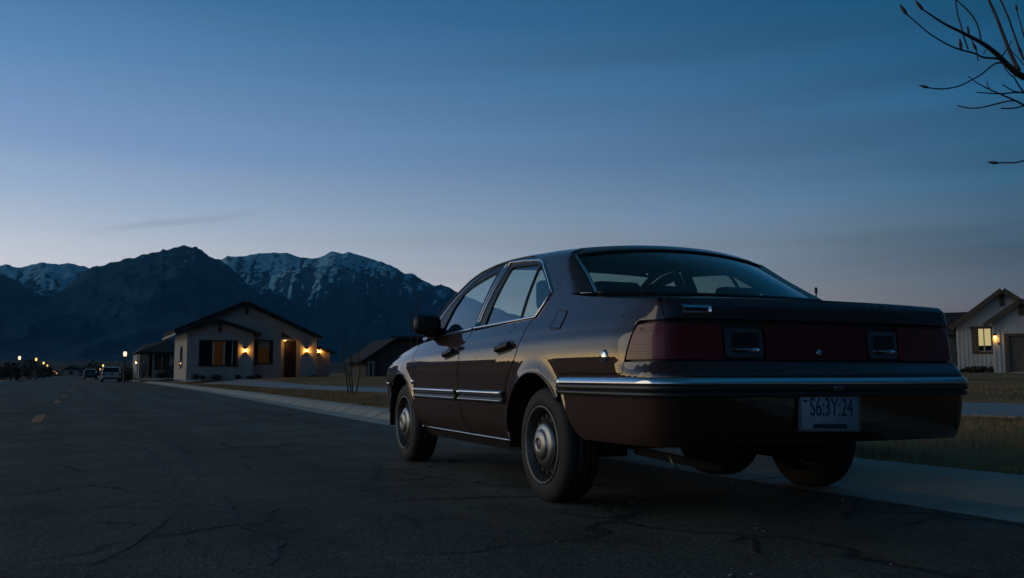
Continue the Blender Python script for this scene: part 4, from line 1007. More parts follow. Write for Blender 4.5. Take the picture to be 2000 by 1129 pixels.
def mountain(name,sky,r0,rc,r1,amp,snowz,seed,nu=420,nr=70,du=(-900,2600),snowk=1.0,lee=.5):
    us=[p[0] for p in sky]; vs=[p[1] for p in sky]; f=lambda u: float(np.interp(u,us,vs))
    V=[];SN=[];SC=[]
    cols=np.linspace(du[0],du[1],nu)
    base=lambda r: .69+max(0,(r-330))*.0165-6
    for u in cols:
        az=math.atan((u-CX)/F_PX); d=Vector((math.sin(PSI+az),math.cos(PSI+az),0))
        # jagged crest
        v=f(u); jag=noise.fractal(Vector((u*.06,seed,0)),.75,2.2,6)*2.8*rc/F_PX
        rr_=ray(u,v); Hc=max(2,EYE+rr_.z/math.hypot(rr_.x,rr_.y)*rc)
        Hs=np.mean([max(2,EYE+ray(u+o,f(u+o)).z/math.hypot(*ray(u+o,f(u+o)).xy)*rc) for o in (-90,-60,-30,0,30,60,90)])
        Htop=Hc
        for j in range(nr):
            t=j/(nr-1)*1.35
            r=r0+(rc-r0)*t if t<=1 else rc+(r1-rc)*(t-1)/.35
            b0=base(r0); Hc=Htop*min(1,t)**4+Hs*(1-min(1,t)**4)
            if t<=1: h=b0+(Hc-b0)*(t**1.55*.75+.25*t)
            else: h=Hc*(1-((t-1)/.35))+b0*((t-1)/.35)
            h+=jag*max(0,1-abs(t-1)*7)**2
            p=d*r
            tt=1-t
            w=noise.fractal(Vector((u*.0035,t*1.3,seed)),.9,2,4)
            skew=.9 if u<430 else -.5
            wq=Vector((p.x/1500+w*.12,p.y/1500,seed*1.3)); wq=wq+noise.noise_vector(wq*1.7)*.16
            big=noise.ridged_multi_fractal(wq,.95,2.05,5,1.0,2.0)*.62
            mid_=noise.ridged_multi_fractal(wq*2.9+Vector((3,1,7)),.9,2.1,6,1.0,2.0)*.55
            fine=noise.ridged_multi_fractal(wq*8.0+Vector((5,2,9)),.8,2.1,5,1.0,2.0)*.5
            rg=.6*big+.4*mid_
            env=max(0,min(1,t*1.5))*max(0,1-t)**.7 if t<1 else 0
            rel=(Hc-b0)/700
            up_=ss(.35,.8,t)
            h+=env*(amp*1.7*(big-.62)+amp*(.55+.35*up_)*(mid_-.6)+amp*(.16+.14*up_)*(fine-.6))*max(.15,min(1.2,rel))
            sn=0
            hh=(h-snowz)/220
            s_=hh*.50+(.62-mid_)*.75+(.6-fine)*.55+(.6-big)*.4
            SC.append((p.x/52,p.y/75,h/95+seed))
            if t>1.02: s_=-3
            V.append((p.x,p.y,h))
            sn=0
            hh=(h-snowz)/220
            st=noise.fractal(Vector((u*.085+w*3-3*t,t*2.2,seed*4.1)),.7,2.2,5)
            s_=hh*.55+st*1.15+(.45-rg*.55)*.55
            if t>1.02: s_=0
            SN.append(s_*.9+(snowk-.85)*1.5)
    n=nr; Fc=[]
    for i in range(nu-1):
        for j in range(nr-1):
            a=i*n+j; Fc.append((a,a+n,a+n+1,a+1))
    me=bpy.data.meshes.new(name); me.from_pydata(V,[],Fc); me.polygons.foreach_set('use_smooth',[True]*len(Fc))
    at_=me.attributes.new('snow','FLOAT','POINT'); at_.data.foreach_set('value',SN); ac_=me.attributes.new('slope_coord','FLOAT_VECTOR','POINT'); ac_.data.foreach_set('vector',[c for q in SC for c in q])
    me.materials.append(M['mountain']); me.update(); o=bpy.data.objects.new(name,me); col.objects.link(o); return struct(o)
far_sky=[(-900,610),(-500,560),(-200,512),(-60,520),(0,516),(11,517),(30,522.5),(48,517),(78,512),(97,513),(110,514),(129,511),(140,514),(152,518),(170,522),(200,530),(240,548),(300,580),(400,640),(480,735)]
mid_sky=[(-900,640),(-400,600),(-100,545),(0,536),(30,548),(75,580),(95,590),(112,575),(135,550),(160,531),(175,521),(182,518),(189,519),(207,514),(235,505.5),(258,502),(274,495),(283,495),(308,489.5),(312,485),(321,488.4),(338,480),(354,478),(370,482),(375,479.7),(389,487),(402,498.7),(427,507.5),(450,524),(480,552),(520,590),(560,625),(620,668),(700,705),(790,745)]
right_sky=[(330,740),(370,600),(405,530),(427,507.5),(440,499.5),(458,502),(486,496),(531,493),(558,494),(585,503),(616,505),(643.5,492),(657,491),(668,496),(679.5,491.8),(702,498.5),(742,512),(765,521),(792,536.8),(801,533.6),(832,550),(848,558),(859.5,554.8),(877,561.5),(900,575),(960,598),(1040,628),(1120,652),(1220,680),(1330,700),(1500,722),(2600,730)]
mountain('mountain_range',far_sky,5200,8600,9600,260,720,5.0,nu=360,nr=110,du=(-900,500),snowk=1.25)
mountain('mountain_range',right_sky,3600,7200,8200,300,640,11.0,nu=560,nr=140,du=(330,1700),snowk=.95)
mountain('mountain_range',mid_sky,2600,5600,6600,240,690,2.0,nu=620,nr=130,du=(-900,800),snowk=.6)

# ------------------------------------------------------------------ plants
def leaf_cluster(mb,c,rx,ry,rz_,n,size,rs):
    for _ in range(n):
        while True:
            p=rs.uniform(-1,1,3)
            l=float(np.dot(p,p))
            if .12<l<1: break
        q=Vector((c[0]+p[0]*rx,c[1]+p[1]*ry,c[2]+p[2]*rz_)); a=Vector(rs.normal(size=3)).normalized(); b=a.orthogonal().normalized(); s=size*(.6+.8*rs.rand())
        a2=a.cross(b); i=len(mb.v)
        for w in (b*s,a2*s*.5,-b*s,-a2*s*.5): mb.vert(q+w)
        mb.face((i,i+1,i+2,i+3))
def shrub(x,y,r,h,label,seed,group,n=260,stems=True,z=None):
    rs=np.random.RandomState(seed); z=zg(x,y) if z is None else z
    o=empty('shrub',(x,y,z)); tag(o,label,'shrub',group)
    mb=MB()
    for k in range(5):
        a=rs.rand()*6.28; leaf_cluster(mb,(math.cos(a)*r*.35,math.sin(a)*r*.35,h*(.42+.2*rs.rand())),r*.75,r*.75,h*.5,n//5,r*.10+.02,rs)
    mb.build('foliage',M['shrub'],o)
    mb=MB()
    for k in range(4):
        a=rs.rand()*6.28; mb.tube([(0,0,-.03),(math.cos(a)*r*.3,math.sin(a)*r*.3,h*.5)],[.02+.01*h,.008],5)
    mb.build('stem',M['bark'],o); return o

# ------------------------------------------------------------------ houses
class Frame:
    # local x to the right along the front, y into the house, z up; origin on the ground
    def __init__(s,o,ang): s.o=Vector(o); s.a=ang; s.ux=Vector((math.cos(ang),math.sin(ang),0)); s.uy=Vector((-math.sin(ang),math.cos(ang),0))
    def p(s,u,v,y=0.0):
        r=ray(u,v); c=Vector((0,0,EYE))-s.o; t=(y-c.dot(s.uy))/r.dot(s.uy); q=c+r*t; return (q.dot(s.ux),q.z)
    def w(s,x,y,z): return s.o+s.ux*x+s.uy*y+Vector((0,0,z))
def wall_poly(mb,poly,y0,y1): mb.prism(poly,y0,y1)
def wall_holes(poly,holes,y0,y1):
    # a flat wall in x/z with real openings, thickness y0..y1
    mb=MB(); pts=[];edges=[];loops=[poly]+holes
    for l in loops:
        b=len(pts); pts+=l; edges+=[(b+i,b+(i+1)%len(l)) for i in range(len(l))]
    r=delaunay_2d_cdt([Vector(p) for p in pts],edges,[],0,1e-5); vs=r[0]
    for yy_,flip in ((y0,False),(y1,True)):
        b=len(mb.v)
        for q in vs: mb.vert((q.x,yy_,q.y))
        for f in r[2]:
            c=(sum(vs[i].x for i in f)/3,sum(vs[i].y for i in f)/3)
            if pin(poly,*c) and not any(pin(h,*c) for h in holes): mb.face([b+i for i in (f if flip else f[::-1])])
    for l in loops:
        b=len(mb.v); k=len(l)
        for x,z in l: mb.vert((x,y0,z))
        for x,z in l: mb.vert((x,y1,z))
        for i in range(k): j=(i+1)%k; mb.face((b+i,b+j,b+k+j,b+k+i))
    return mb
def rect(x0,x1,z0,z1): return [(x0,z0),(x1,z0),(x1,z1),(x0,z1)]
def roof_slab(mb,a,b,y0,y1,th):
    # sloping slab between (x,z) points a and b
    d=Vector((b[0]-a[0],b[1]-a[1])).normalized(); n=Vector((-d.y,d.x)); n=n if n.y>0 else -n
    mb.prism([a,b,(b[0]+n.x*th,b[1]+n.y*th),(a[0]+n.x*th,a[1]+n.y*th)],y0,y1)
def lamp_emission(name,c,s): return mat(name,(.3,.3,.3),rough=.4,emit=c,estr=s)
M['bulb']=lamp_emission('warm_bulb',(1,.62,.16),26)
def point(name,loc,power,color,rad=.02):
    d=bpy.data.lights.new(name,'POINT'); d.energy=power; d.color=color; d.shadow_soft_size=rad
    o=bpy.data.objects.new(name,d); col.objects.link(o); o.location=loc; return o
WARM=(1,.50,.085)
def sconce(fr,x,y,z,parent,label,power,scale=1.0):
    # box wall light: top and bottom plate against the wall, bulb between
    o=empty('wall_lamp',fr.w(x,y,z),fr.a); tag(o,label,'wall lamp','lit wall lamps on the houses')
    s=scale; mb=MB()
    mb.box(-.075*s,.075*s,-.16*s,-.004,.095*s,.115*s); mb.box(-.075*s,.075*s,-.16*s,-.004,-.115*s,-.095*s); mb.box(-.03*s,.03*s,-.02*s,-.004,-.095*s,.095*s)
    mb.box(-.012*s,.012*s,-.16*s,-.15*s,-.1*s,.1*s)
    mb.build('housing',M['pole'],o)
    bmx=bmesh.new(); bmesh.ops.create_uvsphere(bmx,u_segments=12,v_segments=8,radius=.036*s); m2=MB(); m2.bm(bmx,Matrix.Translation((0,-.085*s,0)),True); m2.build('bulb',lamp_emission('warm_bulb',(1,.43,.06),power*75/s**2),o)
    return o

# --- the gabled stucco house
hd=62.0; h0=at(363,741,hd); HF=Frame((h0.x,h0.y,h0.z),R(0))
house=empty('gabled_house',HF.o,HF.a); tag(house,'grey stucco single-storey house with two gables and glowing wall lamps','house')
P=HF.p
yb=-1.3                                      # the forward bay stands 1.3 m before the main front
# bay (front at y=0 of the frame), main front at y=1.3
bx0=0.0; bx1=P(495,700)[0]; xr=P(618,700,1.3)[0]
pk=P(428,629); el=P(345,659); er=P(505,656)
pk2=P(479,594,1.3); er2=P(622,662,1.3)
slope=(pk2[1]-er2[1])/(er2[0]-pk2[0])
wl0=rect(*(P(389,700)[0],P(463,700)[0]),P(430,715)[1],P(430,665)[1])
wh=[(P(391,700)[0],P(430,713)[1]),(P(461.5,700)[0],P(430,713)[1]),(P(461.5,700)[0],P(430,667)[1]),(P(391,700)[0],P(430,667)[1])]
zat=lambda x: pk[1]-abs(x-pk[0])*( (pk[1]-er[1])/(er[0]-pk[0]))
bay=[(bx0,-.05),(bx1,-.05),(bx1,zat(bx1)),(pk[0],pk[1]),(bx0,zat(bx0))]
mb=wall_holes(bay,[wh],0,.2); w1=mb.build('front_wall',M['stucco'],house)
mb=MB(); mb.box(bx0,bx0+.2,.201,8.5,-.05,zat(bx0)); mb.box(bx1-.2,bx1,.201,1.299,-.05,zat(bx1)-.03); mb.build('side_wall',M['stucco'],house)
# narrow window on the left side wall
mb=MB(); mb.box(bx0-.03,bx0-.001,2.6,4.2,.75,2.35); sw_=mb.build('window',M['trim'],house); mb=MB(); mb.box(bx0-.034,bx0-.031,2.72,4.08,.87,2.23); mb.build('pane',M['dark_pane'],sw_)
# main front with the porch opening and the second window
zr=lambda x: pk2[1]-abs(x-pk2[0])*slope
po=[(P(549,700,1.3)[0],.12),(P(586,700,1.3)[0],.12),(P(586,667,1.3)[0],P(586,667,1.3)[1]),(P(549,647,1.3)[0],P(549,647,1.3)[1])]
w2=[(P(499,700,1.3)[0],P(540,709,1.3)[1]),(P(530,700,1.3)[0],P(540,709,1.3)[1]),(P(530,700,1.3)[0],P(540,667,1.3)[1]),(P(499,700,1.3)[0],P(540,667,1.3)[1])]
main=[(bx0+.21,-.05),(xr,-.05),(xr,zr(xr)-.03),(pk2[0],pk2[1]-.03),(bx0+.21,zr(bx0+.21)-.03)]
mb=wall_holes(main,[po,w2],1.3,1.5); mb.build('front_wall',M['stucco'],house)
mb=MB(); mb.box(xr-.2,xr,1.501,9,-.05,zr(xr)-.05); mb.box(bx0+.21,xr-.21,8.8,9,-.05,2.2); mb.build('side_wall',M['stucco'],house)
# porch recess
px0,px1=po[0][0],po[1][0]; dy=2.75
mb=MB(); mb.box(px0-.12,px0-.001,1.501,dy,.0,3.0); mb.box(px1+.001,px1+.12,1.501,dy,.0,3.0); mb.box(px0-.12,px1+.12,dy+.001,dy+.15,.0,3.0)
mb.box(px0-.0,px1,1.2,dy,.0,.119); mb.box(px0-.12,px1+.12,1.501,dy,2.88,3.0); mb.build('porch',M['stucco'],house)
dx0,dx1=P(557,700,dy)[0],P(585.5,700,dy)[0]; dz=P(540,668,dy)[1]
mb=MB(); mb.box(dx0-.09,dx1+.06,dy-.035,dy-.002,.121,dz+.09); dfr=mb.build('door_frame',M['trim'],house)
mb=MB(); mb.rbox(dx0,dx1,dy-.07,dy-.036,.14,dz,.008)
for i in range(2):
    for j in range(3):
        a=dx0+.09+i*(dx1-dx0-.09)/2; mb.box(a,a+(dx1-dx0)/2-.14,dy-.078,dy-.0705,.28+j*.63,.28+j*.63+.50)
dr_=mb.build('door',M['door'],house)
mb=MB(); mb.tube([(dx0+.09,dy-.14,1.0),(dx0+.09,dy-.14,1.22)],.015,8); mb.box(dx0+.075,dx0+.105,dy-.14,dy-.071,1.01,1.03); mb.build('handle',M['chrome'],dr_)
mb=MB(); mb.box(px0-.5,px1+.15,.55,1.19,-.05,.09); mb.build('step',M['concrete'],house)
# windows
def window(name,fr_x0,fr_x1,z0,z1,y,panes,mull,par,frame_m='trim',proud=.05,fw=.10):
    mb=MB(); mb.box(fr_x0-fw,fr_x1+fw,y-proud,y+.04,z1,z1+fw); mb.box(fr_x0-fw-.04,fr_x1+fw+.04,y-proud-.04,y+.04,z0-fw,z0); mb.box(fr_x0-fw,fr_x0,y-proud,y+.04,z0,z1); mb.box(fr_x1,fr_x1+fw,y-proud,y+.04,z0,z1)
    f=mb.build(name,M[frame_m],par)
    for a,b,m in panes:
        q=MB(); q.box(a,b,y+.10,y+.115,z0,z1); q.build('pane',M[m],f)
    for a,b in mull:
        q=MB(); q.box(a,b,y+.03,y+.125,z0+.001,z1-.001); q.build('mullion',M['white_frame'],f)
    return f
X=lambda u: P(u,700)[0]
zb,zt_=wh[0][1],wh[2][1]
window('window',X(391),X(461.5),zb,zt_,0,[(X(391),X(414.5),'dark_pane'),(X(418),X(436.3),'amber_pane'),(X(439.5),X(452.5),'dark_pane'),(X(455),X(461.5),'dark_pane')],[(X(415),X(417.4)),(X(436.8),X(439)),(X(453),X(454.6))],house)
X1=lambda u: P(u,700,1.3)[0]
wf=window('window',X1(499),X1(530),w2[0][1],w2[2][1],1.3,[(X1(504),X1(526),'amber_pane')],[],house)
mb=MB(); mb.box(X1(499)+.001,X1(504),1.36,1.41,w2[0][1]+.001,w2[2][1]-.001); mb.box(X1(526),X1(530)-.001,1.36,1.41,w2[0][1]+.001,w2[2][1]-.001); mb.build('shade_panel',M['trim'],wf)
mb=MB(); mb.box(X1(504.5),X1(525.5),1.392,1.398,w2[2][1]-.38,w2[2][1]-.01); mb.build('pane_reflection',mat('pale_sky_reflection',(.36,.34,.28),rough=.8),wf)  # pale strip painted in for the sky's reflection at the pane top
# roofs
mb=MB(); ov=.45; th=.20
roof_slab(mb,(el[0]-.06,zr(el[0])-.02),(pk2[0],pk2[1]+.02),.75,9.4,th); roof_slab(mb,(pk2[0]+.001,pk2[1]+.02),(er2[0]+.1,zr(er2[0]+.1)+.02),.75,9.4,th)
rf=mb.build('roof',M['roof'],house)
mb=MB(); roof_slab(mb,(el[0]-.08,zat(el[0]-.08)+.02),(pk[0],pk[1]+.02),-.55,.745,th*.9); roof_slab(mb,(pk[0]+.001,pk[1]+.02),(er[0]+.1,zat(er[0]+.1)+.02),-.55,1.29,th*.9); mb.build('bay_roof',M['roof'],house)
mb=MB(); mb.box(el[0]-.16,el[0]-.065,-.5,9.3,zat(el[0]-.08)-.02,zat(el[0]-.08)+.12); mb.build('gutter',mat('pale_gutter',(.34,.29,.26),rough=.6),rf)
for (x_,zz,yy_) in ((P(479,700,1.3)[0],pk2[1],1.3),(P(428,700)[0],pk[1],0)):
    mb=MB(); mb.box(x_-.10,x_+.10,yy_-.45,yy_-.002,zz-.30,zz-.02); mb.box(x_-.10,x_+.10,yy_-.10,yy_-.003,zz-.72,zz-.299); mb.build('gable_bracket',M['trim'],house)
# lower wing at the right
gx0,gx1=P(619,700,4.2)[0],P(644,700,4.2)[0]; gz=P(630,684,4.2)[1]
mb=MB(); mb.prism([(gx0,-.05),(gx1,-.05),(gx1,P(630,690,4.2)[1]),(gx0,P(630,681,4.2)[1])],4.2,8.5); mb.build('side_wing',M['stucco'],house)
mb=MB(); roof_slab(mb,(gx1+.35,P(630,691,4.2)[1]-.02),(gx0,P(630,680,4.2)[1]+.02),3.9,8.7,.14); mb.build('wing_roof',M['roof'],house)
sconce(HF,P(478.5,700)[0],0,P(430,684)[1],house,'glowing wall lamp between the two front windows of the grey stucco house',7.0,1.25)
sconce(HF,P(598.7,700,1.3)[0],1.3,P(540,684,1.3)[1],house,'glowing wall lamp right of the dark red front door under the gable',7.0,1.25)
sconce(HF,P(622.3,700,4.2)[0],4.2,P(630,686,4.2)[1],house,'glowing wall lamp on the low side wing right of the grey house',8.0,1.1)
pl_=empty('porch_lamp',HF.w((px0+px1)/2-.25,2.2,2.87)); tag(pl_,'small ceiling lamp glowing inside the porch above the red door','ceiling lamp')
mb=MB(); mb.lathe([(0,.10),(-.03,.10),(-.035,.085)],16,'z'); mb.build('housing',M['pole'],pl_); mb=MB(); mb.lathe([(-.036,.08),(-.05,.06),(-.055,.0001)],16,'z'); mb.build('diffuser',M['bulb'],pl_)
l=point('porch_light',(0,0,-.12),5,WARM,.05); l.parent=pl_
for i,(u,r_,h_,lb) in enumerate([(384,.34,.42,'round dark shrub at the left corner of the grey stucco house'),(397,.24,.30,'small dark shrub left of the wide front window'),(425,.40,.36,'broad low shrub under the wide front window'),(467,.24,.34,'dark shrub straight below the lamp between the front windows'),(489,.28,.32,'low shrub at the foot of the bay corner'),(506,.30,.32,'low shrub under the single amber window'),(611,.24,.36,'round shrub at the right end wall of the grey house')]):
    q=HF.w(P(u,700,(-.6 if u<496 else .8))[0],-.6 if u<496 else .8,0); shrub(q.x,q.y,r_,h_,lb,20+i,'shrubs along the grey house',220,z=HF.o.z-.03)
# --- pale house further left
H2=Frame(at(300,737,84),R(0)); P2=H2.p
hb=empty('low_house',H2.o,0); tag(hb,'pale low house with a dark hipped roof left of the gabled house','house')
x0,x1=P2(272,700)[0],P2(352,700)[0]; ztp=P2(305,689)[1]
w_a=rect(P2(302.5,700)[0],P2(314,700)[0],P2(305,721)[1],P2(305,694)[1]); w_b=rect(P2(318.5,700)[0],P2(329.5,700)[0],P2(305,721)[1],P2(305,694)[1]); p_=rect(P2(291,700)[0],P2(298,700)[0],.05,P2(305,691)[1])
mb=wall_holes(rect(x0,x1,-.1,ztp),[w_a,w_b,p_],0,.2); mb.build('front_wall',M['stucco'],hb)
mb=MB(); mb.box(x0,x0+.2,.201,10,-.1,ztp); mb.box(x1-.2,x1,.201,10,-.1,ztp); mb.box(x0+.21,x1-.21,9.8,10,-.1,ztp); mb.build('side_wall',M['stucco'],hb)
for w_ in (w_a,w_b): window('window',w_[0][0]+.02,w_[1][0]-.02,w_[0][1],w_[2][1],0,[(w_[0][0]+.02,w_[1][0]-.02,'dark_pane')],[],hb,fw=.06)
mb=MB(); mb.box(p_[0][0],p_[1][0],1.0,1.06,.0,p_[2][1]); mb.box(p_[0][0]-.1,p_[0][0]-.001,.21,1,.0,p_[2][1]+.1); mb.box(p_[1][0]+.001,p_[1][0]+.1,.21,1,.0,p_[2][1]+.1); mb.build('porch',mat('ochre_stucco',(.28,.17,.06),rough=.9,bump=(30,.3,.005)),hb)
mb=MB(); zt2=P2(305,671)[1]; e_=.5
b=len(mb.v); xa,xb=P2(265,700)[0],x1+e_
for p in ((xa,-.6,ztp),(xb,-.6,ztp),(xb,10.5,ztp),(xa,10.5,ztp),(xa+1.0,3.5,zt2),(xb-1,3.5,zt2+.6),(xb-1,6.5,zt2+.6),(xa+1.0,6.5,zt2)): mb.vert(p)
for f in ((0,1,5,4),(1,2,6,5),(2,3,7,6),(3,0,4,7),(4,5,6,7),(3,2,1,0)): mb.face([b+i for i in f])
mb.box(xa-.02,xb+.02,-.64,-.601,ztp-.18,ztp+.08); mb.build('roof',M['roof'],hb)
mb=MB(); mb.box(P2(267,700)[0],P2(270,700)[0],-.5,-.2,-.1,P2(305,694)[1]); mb.build('porch_post',M['white_frame'],hb)
sconce(H2,P2(265.5,700)[0],-.2,P2(305,709)[1],hb,'small glowing lamp on the outer porch post of the low pale house',3.0,1.3)
for i,(u,r_,h_,lb) in enumerate([(282,.45,1.25,'upright dark shrub before the pale low house'),(318,.7,.5,'broad low shrub under the pale house windows'),(338,.8,1.35,'large dark bush where the two left houses meet')]):
    q=H2.w(P2(u,700,-1)[0],-1.2,0); shrub(q.x,q.y,r_,h_,lb,40+i,'shrubs before the pale low house',300,z=H2.o.z-.05)
# --- dark house half hidden behind the sedan's nose
H3=Frame(at(735,739,74),R(-6)); P3=H3.p
hc_=empty('dark_house',H3.o,H3.a); tag(hc_,'dark house with long low roof and a small pale gable, behind the sedan\'s nose','house')
mb=MB(); a=P3(712,707); t_=P3(772,664); rgt=P3(905,664)
mb.prism([(P3(716,700)[0],-.2),(rgt[0],-.2),(rgt[0],t_[1]-.1),(t_[0],t_[1]-.1),(P3(716,700)[0],P3(740,704)[1])],0,9); mb.build('wall',M['brown_wall'],hc_)
mb=MB(); roof_slab(mb,(P3(705,700)[0],P3(740,710)[1]),(t_[0],t_[1]),-.6,9.5,.18); roof_slab(mb,(t_[0]+.001,t_[1]),(rgt[0]+.5,t_[1]+.02),-.6,9.5,.18); mb.build('roof',M['roof'],hc_)
mb=MB(); g0,g1=P3(771,700,3)[0],P3(860,700,3)[0]; zt3=P3(740,655,3)[1]; zb3=P3(740,686,3)[1]
mb.prism([(g0,zb3),(g0+.9,zb3),(g0+.45,zt3-.1)],2.9,3.0); mb.build('gable_end',M['stucco'],hc_)
mb=MB(); b=len(mb.v)
for p in ((g0-.15,2.6,zb3),(g1,2.6,zb3),(g1,5.5,zb3),(g0-.15,5.5,zb3),(g0+.45-.6,4,zt3),(g1-.2,4,zt3)): mb.vert(p)
for f in ((0,1,5,4),(2,3,4,5),(1,2,5),(3,2,1,0)): mb.face([b+i for i in f])
mb.build('dormer_roof',M['roof'],hc_)
mb=MB(); 
for u in (718.5,727.5): mb.box(P3(u,700)[0]-.06,P3(u,700)[0]+.06,-.5,-.38,-.2,P3(740,709)[1])
mb.box(P3(717,700)[0]-.06,P3(729,700)[0]+.06,-.51,-.37,P3(740,709)[1],P3(740,706)[1]); mb.build('porch_post',M['stucco'],hc_)
# --- white boarded house on the right
hr=56.0; o4=at(1871,727,hr); azr=PSI+math.atan((1935-1000)/F_PX)
H4=Frame(o4,-azr+R(1)); P4=H4.p
hw=empty('boarded_house',H4.o,H4.a); tag(hw,'white board-and-batten house with brown trim and one lit window','house')
pkA=P4(1957,570); elA=P4(1858,643); pkB=P4(1993,590,-1.0); elB=P4(1924,637,-1.0)
sA=(pkA[1]-elA[1])/(pkA[0]-elA[0]); sB=(pkB[1]-elB[1])/(pkB[0]-elB[0])
zA=lambda x: pkA[1]-abs(x-pkA[0])*sA
zB=lambda x: pkB[1]-abs(x-pkB[0])*sB
xw=12.5
wr_=rect(P4(1912.5,700)[0],P4(1937.8,700)[0],P4(1930,686.5)[1],P4(1930,642)[1])
mb=wall_holes([(0,-.3),(xw,-.3),(xw,max(.5,zA(xw))),(pkA[0],pkA[1]),(0,zA(0))],[wr_],0,.2)
x_=.10
def batten(mb,x_,z1,holes,y):
    zs=[(-.3,z1)]
    for h in holes:
        if h[0]<x_<h[1]:
            zs=[(-.3,h[2]),(h[3],z1)]
    for a,b in zs:
        if b-a>.1: mb.box(x_-.036,x_+.036,y-.05,y-.002,a,b-.04)
xg0=P4(1941,700,-1.0)[0]
while x_<xg0+.1:
    batten(mb,x_,zA(x_),[(P4(1898,700)[0]-.03,P4(1940,700)[0]+.03,P4(1930,693)[1],P4(1930,636)[1])],0); x_+=.235
while x_<xw-.1:
    if zA(x_)>zB(x_)+.3: mb.box(x_-.036,x_+.036,-.03,-.002,zB(x_)+.05,zA(x_)-.04)
    x_+=.235
mb.build('front_wall',M['board'],hw)
mb=MB(); mb.box(0.0,.2,.201,11,-.3,zA(.2)-.02); mb.build('side_wall',M['board'],hw)
dr=rect(P4(1972,700,-1)[0],P4(1972,700,-1)[0]+1.05,.0,P4(1930,657,-1)[1])
mb=wall_holes([(xg0,-.3),(2*pkB[0]-xg0,-.3),(2*pkB[0]-xg0,zB(xg0)),(pkB[0],pkB[1]),(xg0,zB(xg0))],[dr],-1.0,-.8)
x_=xg0+.10
while x_<2*pkB[0]-xg0:
    if not dr[0][0]-.28<x_<dr[1][0]+.15: batten(mb,x_,zB(x_),[],-1.0)
    x_+=.235
mb.box(xg0,xg0+.2,-.799,-.031,-.3,zB(xg0)-.03); mb.build('porch_wall',M['board'],hw)
mb=MB(); mb.box(dr[0][0]-.24,dr[0][0]-.001,-1.05,-.8,-.3,dr[2][1]+.14); mb.box(dr[0][0],dr[1][0]+.14,-1.05,-.8,dr[2][1]+.001,dr[2][1]+.14); dfr=mb.build('door_frame',M['trim_brown'],hw)
mb=MB(); mb.box(dr[0][0],dr[1][0],-.86,-.81,0,dr[2][1])
for i in range(2):
    for j in range(4): a=dr[0][0]+.09+i*.47; mb.box(a,a+.38,-.87,-.861,.12+j*.55,.12+j*.55+.43)
mb.build('door',M['door_brown'],hw)
# window with brown surround, two lit panes
X4=lambda u: P4(u,700)[0]; Z4=lambda v: P4(1925,v)[1]
mb=MB(); mb.box(X4(1896.5),X4(1941),-.09,-.002,Z4(642),Z4(637)); mb.box(X4(1899.5),X4(1912.4),-.07,-.003,Z4(691.5),Z4(642)-.001); mb.box(X4(1912.4)+.001,X4(1940.5),-.07,-.003,Z4(691.5),Z4(686.6)); mb.box(X4(1937.9),X4(1940.5),-.07,-.003,Z4(686.6)+.001,Z4(642)-.001)
wfr=mb.build('window',M['trim_brown'],hw)
for a,b in ((1913.3,1922.6),(1925,1937)):
    q=MB(); q.box(X4(a),X4(b),.06,.075,Z4(675),Z4(642)); q.build('pane',M['bright_pane'],wfr)
    q=MB(); q.box(X4(a),X4(b),.06,.075,Z4(686.5),Z4(675)-.001); q.build('pane',M['dark_pane'],wfr)
q=MB(); q.box(X4(1922.7),X4(1924.9),.03,.09,Z4(686.4),Z4(642.2)); q.box(X4(1912.6),X4(1937.7),.03,.058,Z4(686.4),Z4(685.2)); q.build('mullion',M['white_frame'],wfr)
mb=MB(); roof_slab(mb,(elA[0],elA[1]),(pkA[0],pkA[1]+.02),-.55,11,.20); roof_slab(mb,(pkA[0]+.001,pkA[1]+.02),(2*pkA[0]-elA[0],elA[1]),-.55,11,.20); r4=mb.build('roof',M['roof'],hw)
mb=MB(); roof_slab(mb,(elA[0]-.005,elA[1]-.10),(pkA[0],pkA[1]-.08),-.60,-.551,.28); roof_slab(mb,(pkA[0]+.001,pkA[1]-.08),(2*pkA[0]-elA[0],elA[1]-.10),-.60,-.551,.28); mb.build('fascia',M['trim_brown'],r4)
mb=MB(); roof_slab(mb,(elB[0],elB[1]),(pkB[0],pkB[1]+.02),-1.5,-.602,.18); roof_slab(mb,(pkB[0]+.001,pkB[1]+.02),(2*pkB[0]-elB[0],elB[1]),-1.5,-.602,.18); r5=mb.build('porch_roof',M['roof'],hw)
mb=MB(); roof_slab(mb,(elB[0]-.005,elB[1]-.10),(pkB[0],pkB[1]-.08),-1.55,-1.501,.26); roof_slab(mb,(pkB[0]+.001,pkB[1]-.08),(2*pkB[0]-elB[0],elB[1]-.10),-1.55,-1.501,.26); mb.build('fascia',M['trim_brown'],r5)
mb=MB(); xv=P4(1962.5,700)[0]; mb.box(xv-.14,xv+.14,-.09,-.035,P4(1930,599)[1],P4(1930,575)[1]); mb.build('gable_vent',M['trim_brown'],hw); mb=MB(); mb.box(P4(1999,700,-1)[0]-.14,P4(1999,700,-1)[0]+.16,-1.09,-1.035,P4(1930,618,-1)[1],P4(1930,598,-1)[1]); mb.build('gable_vent',M['trim_brown'],hw)
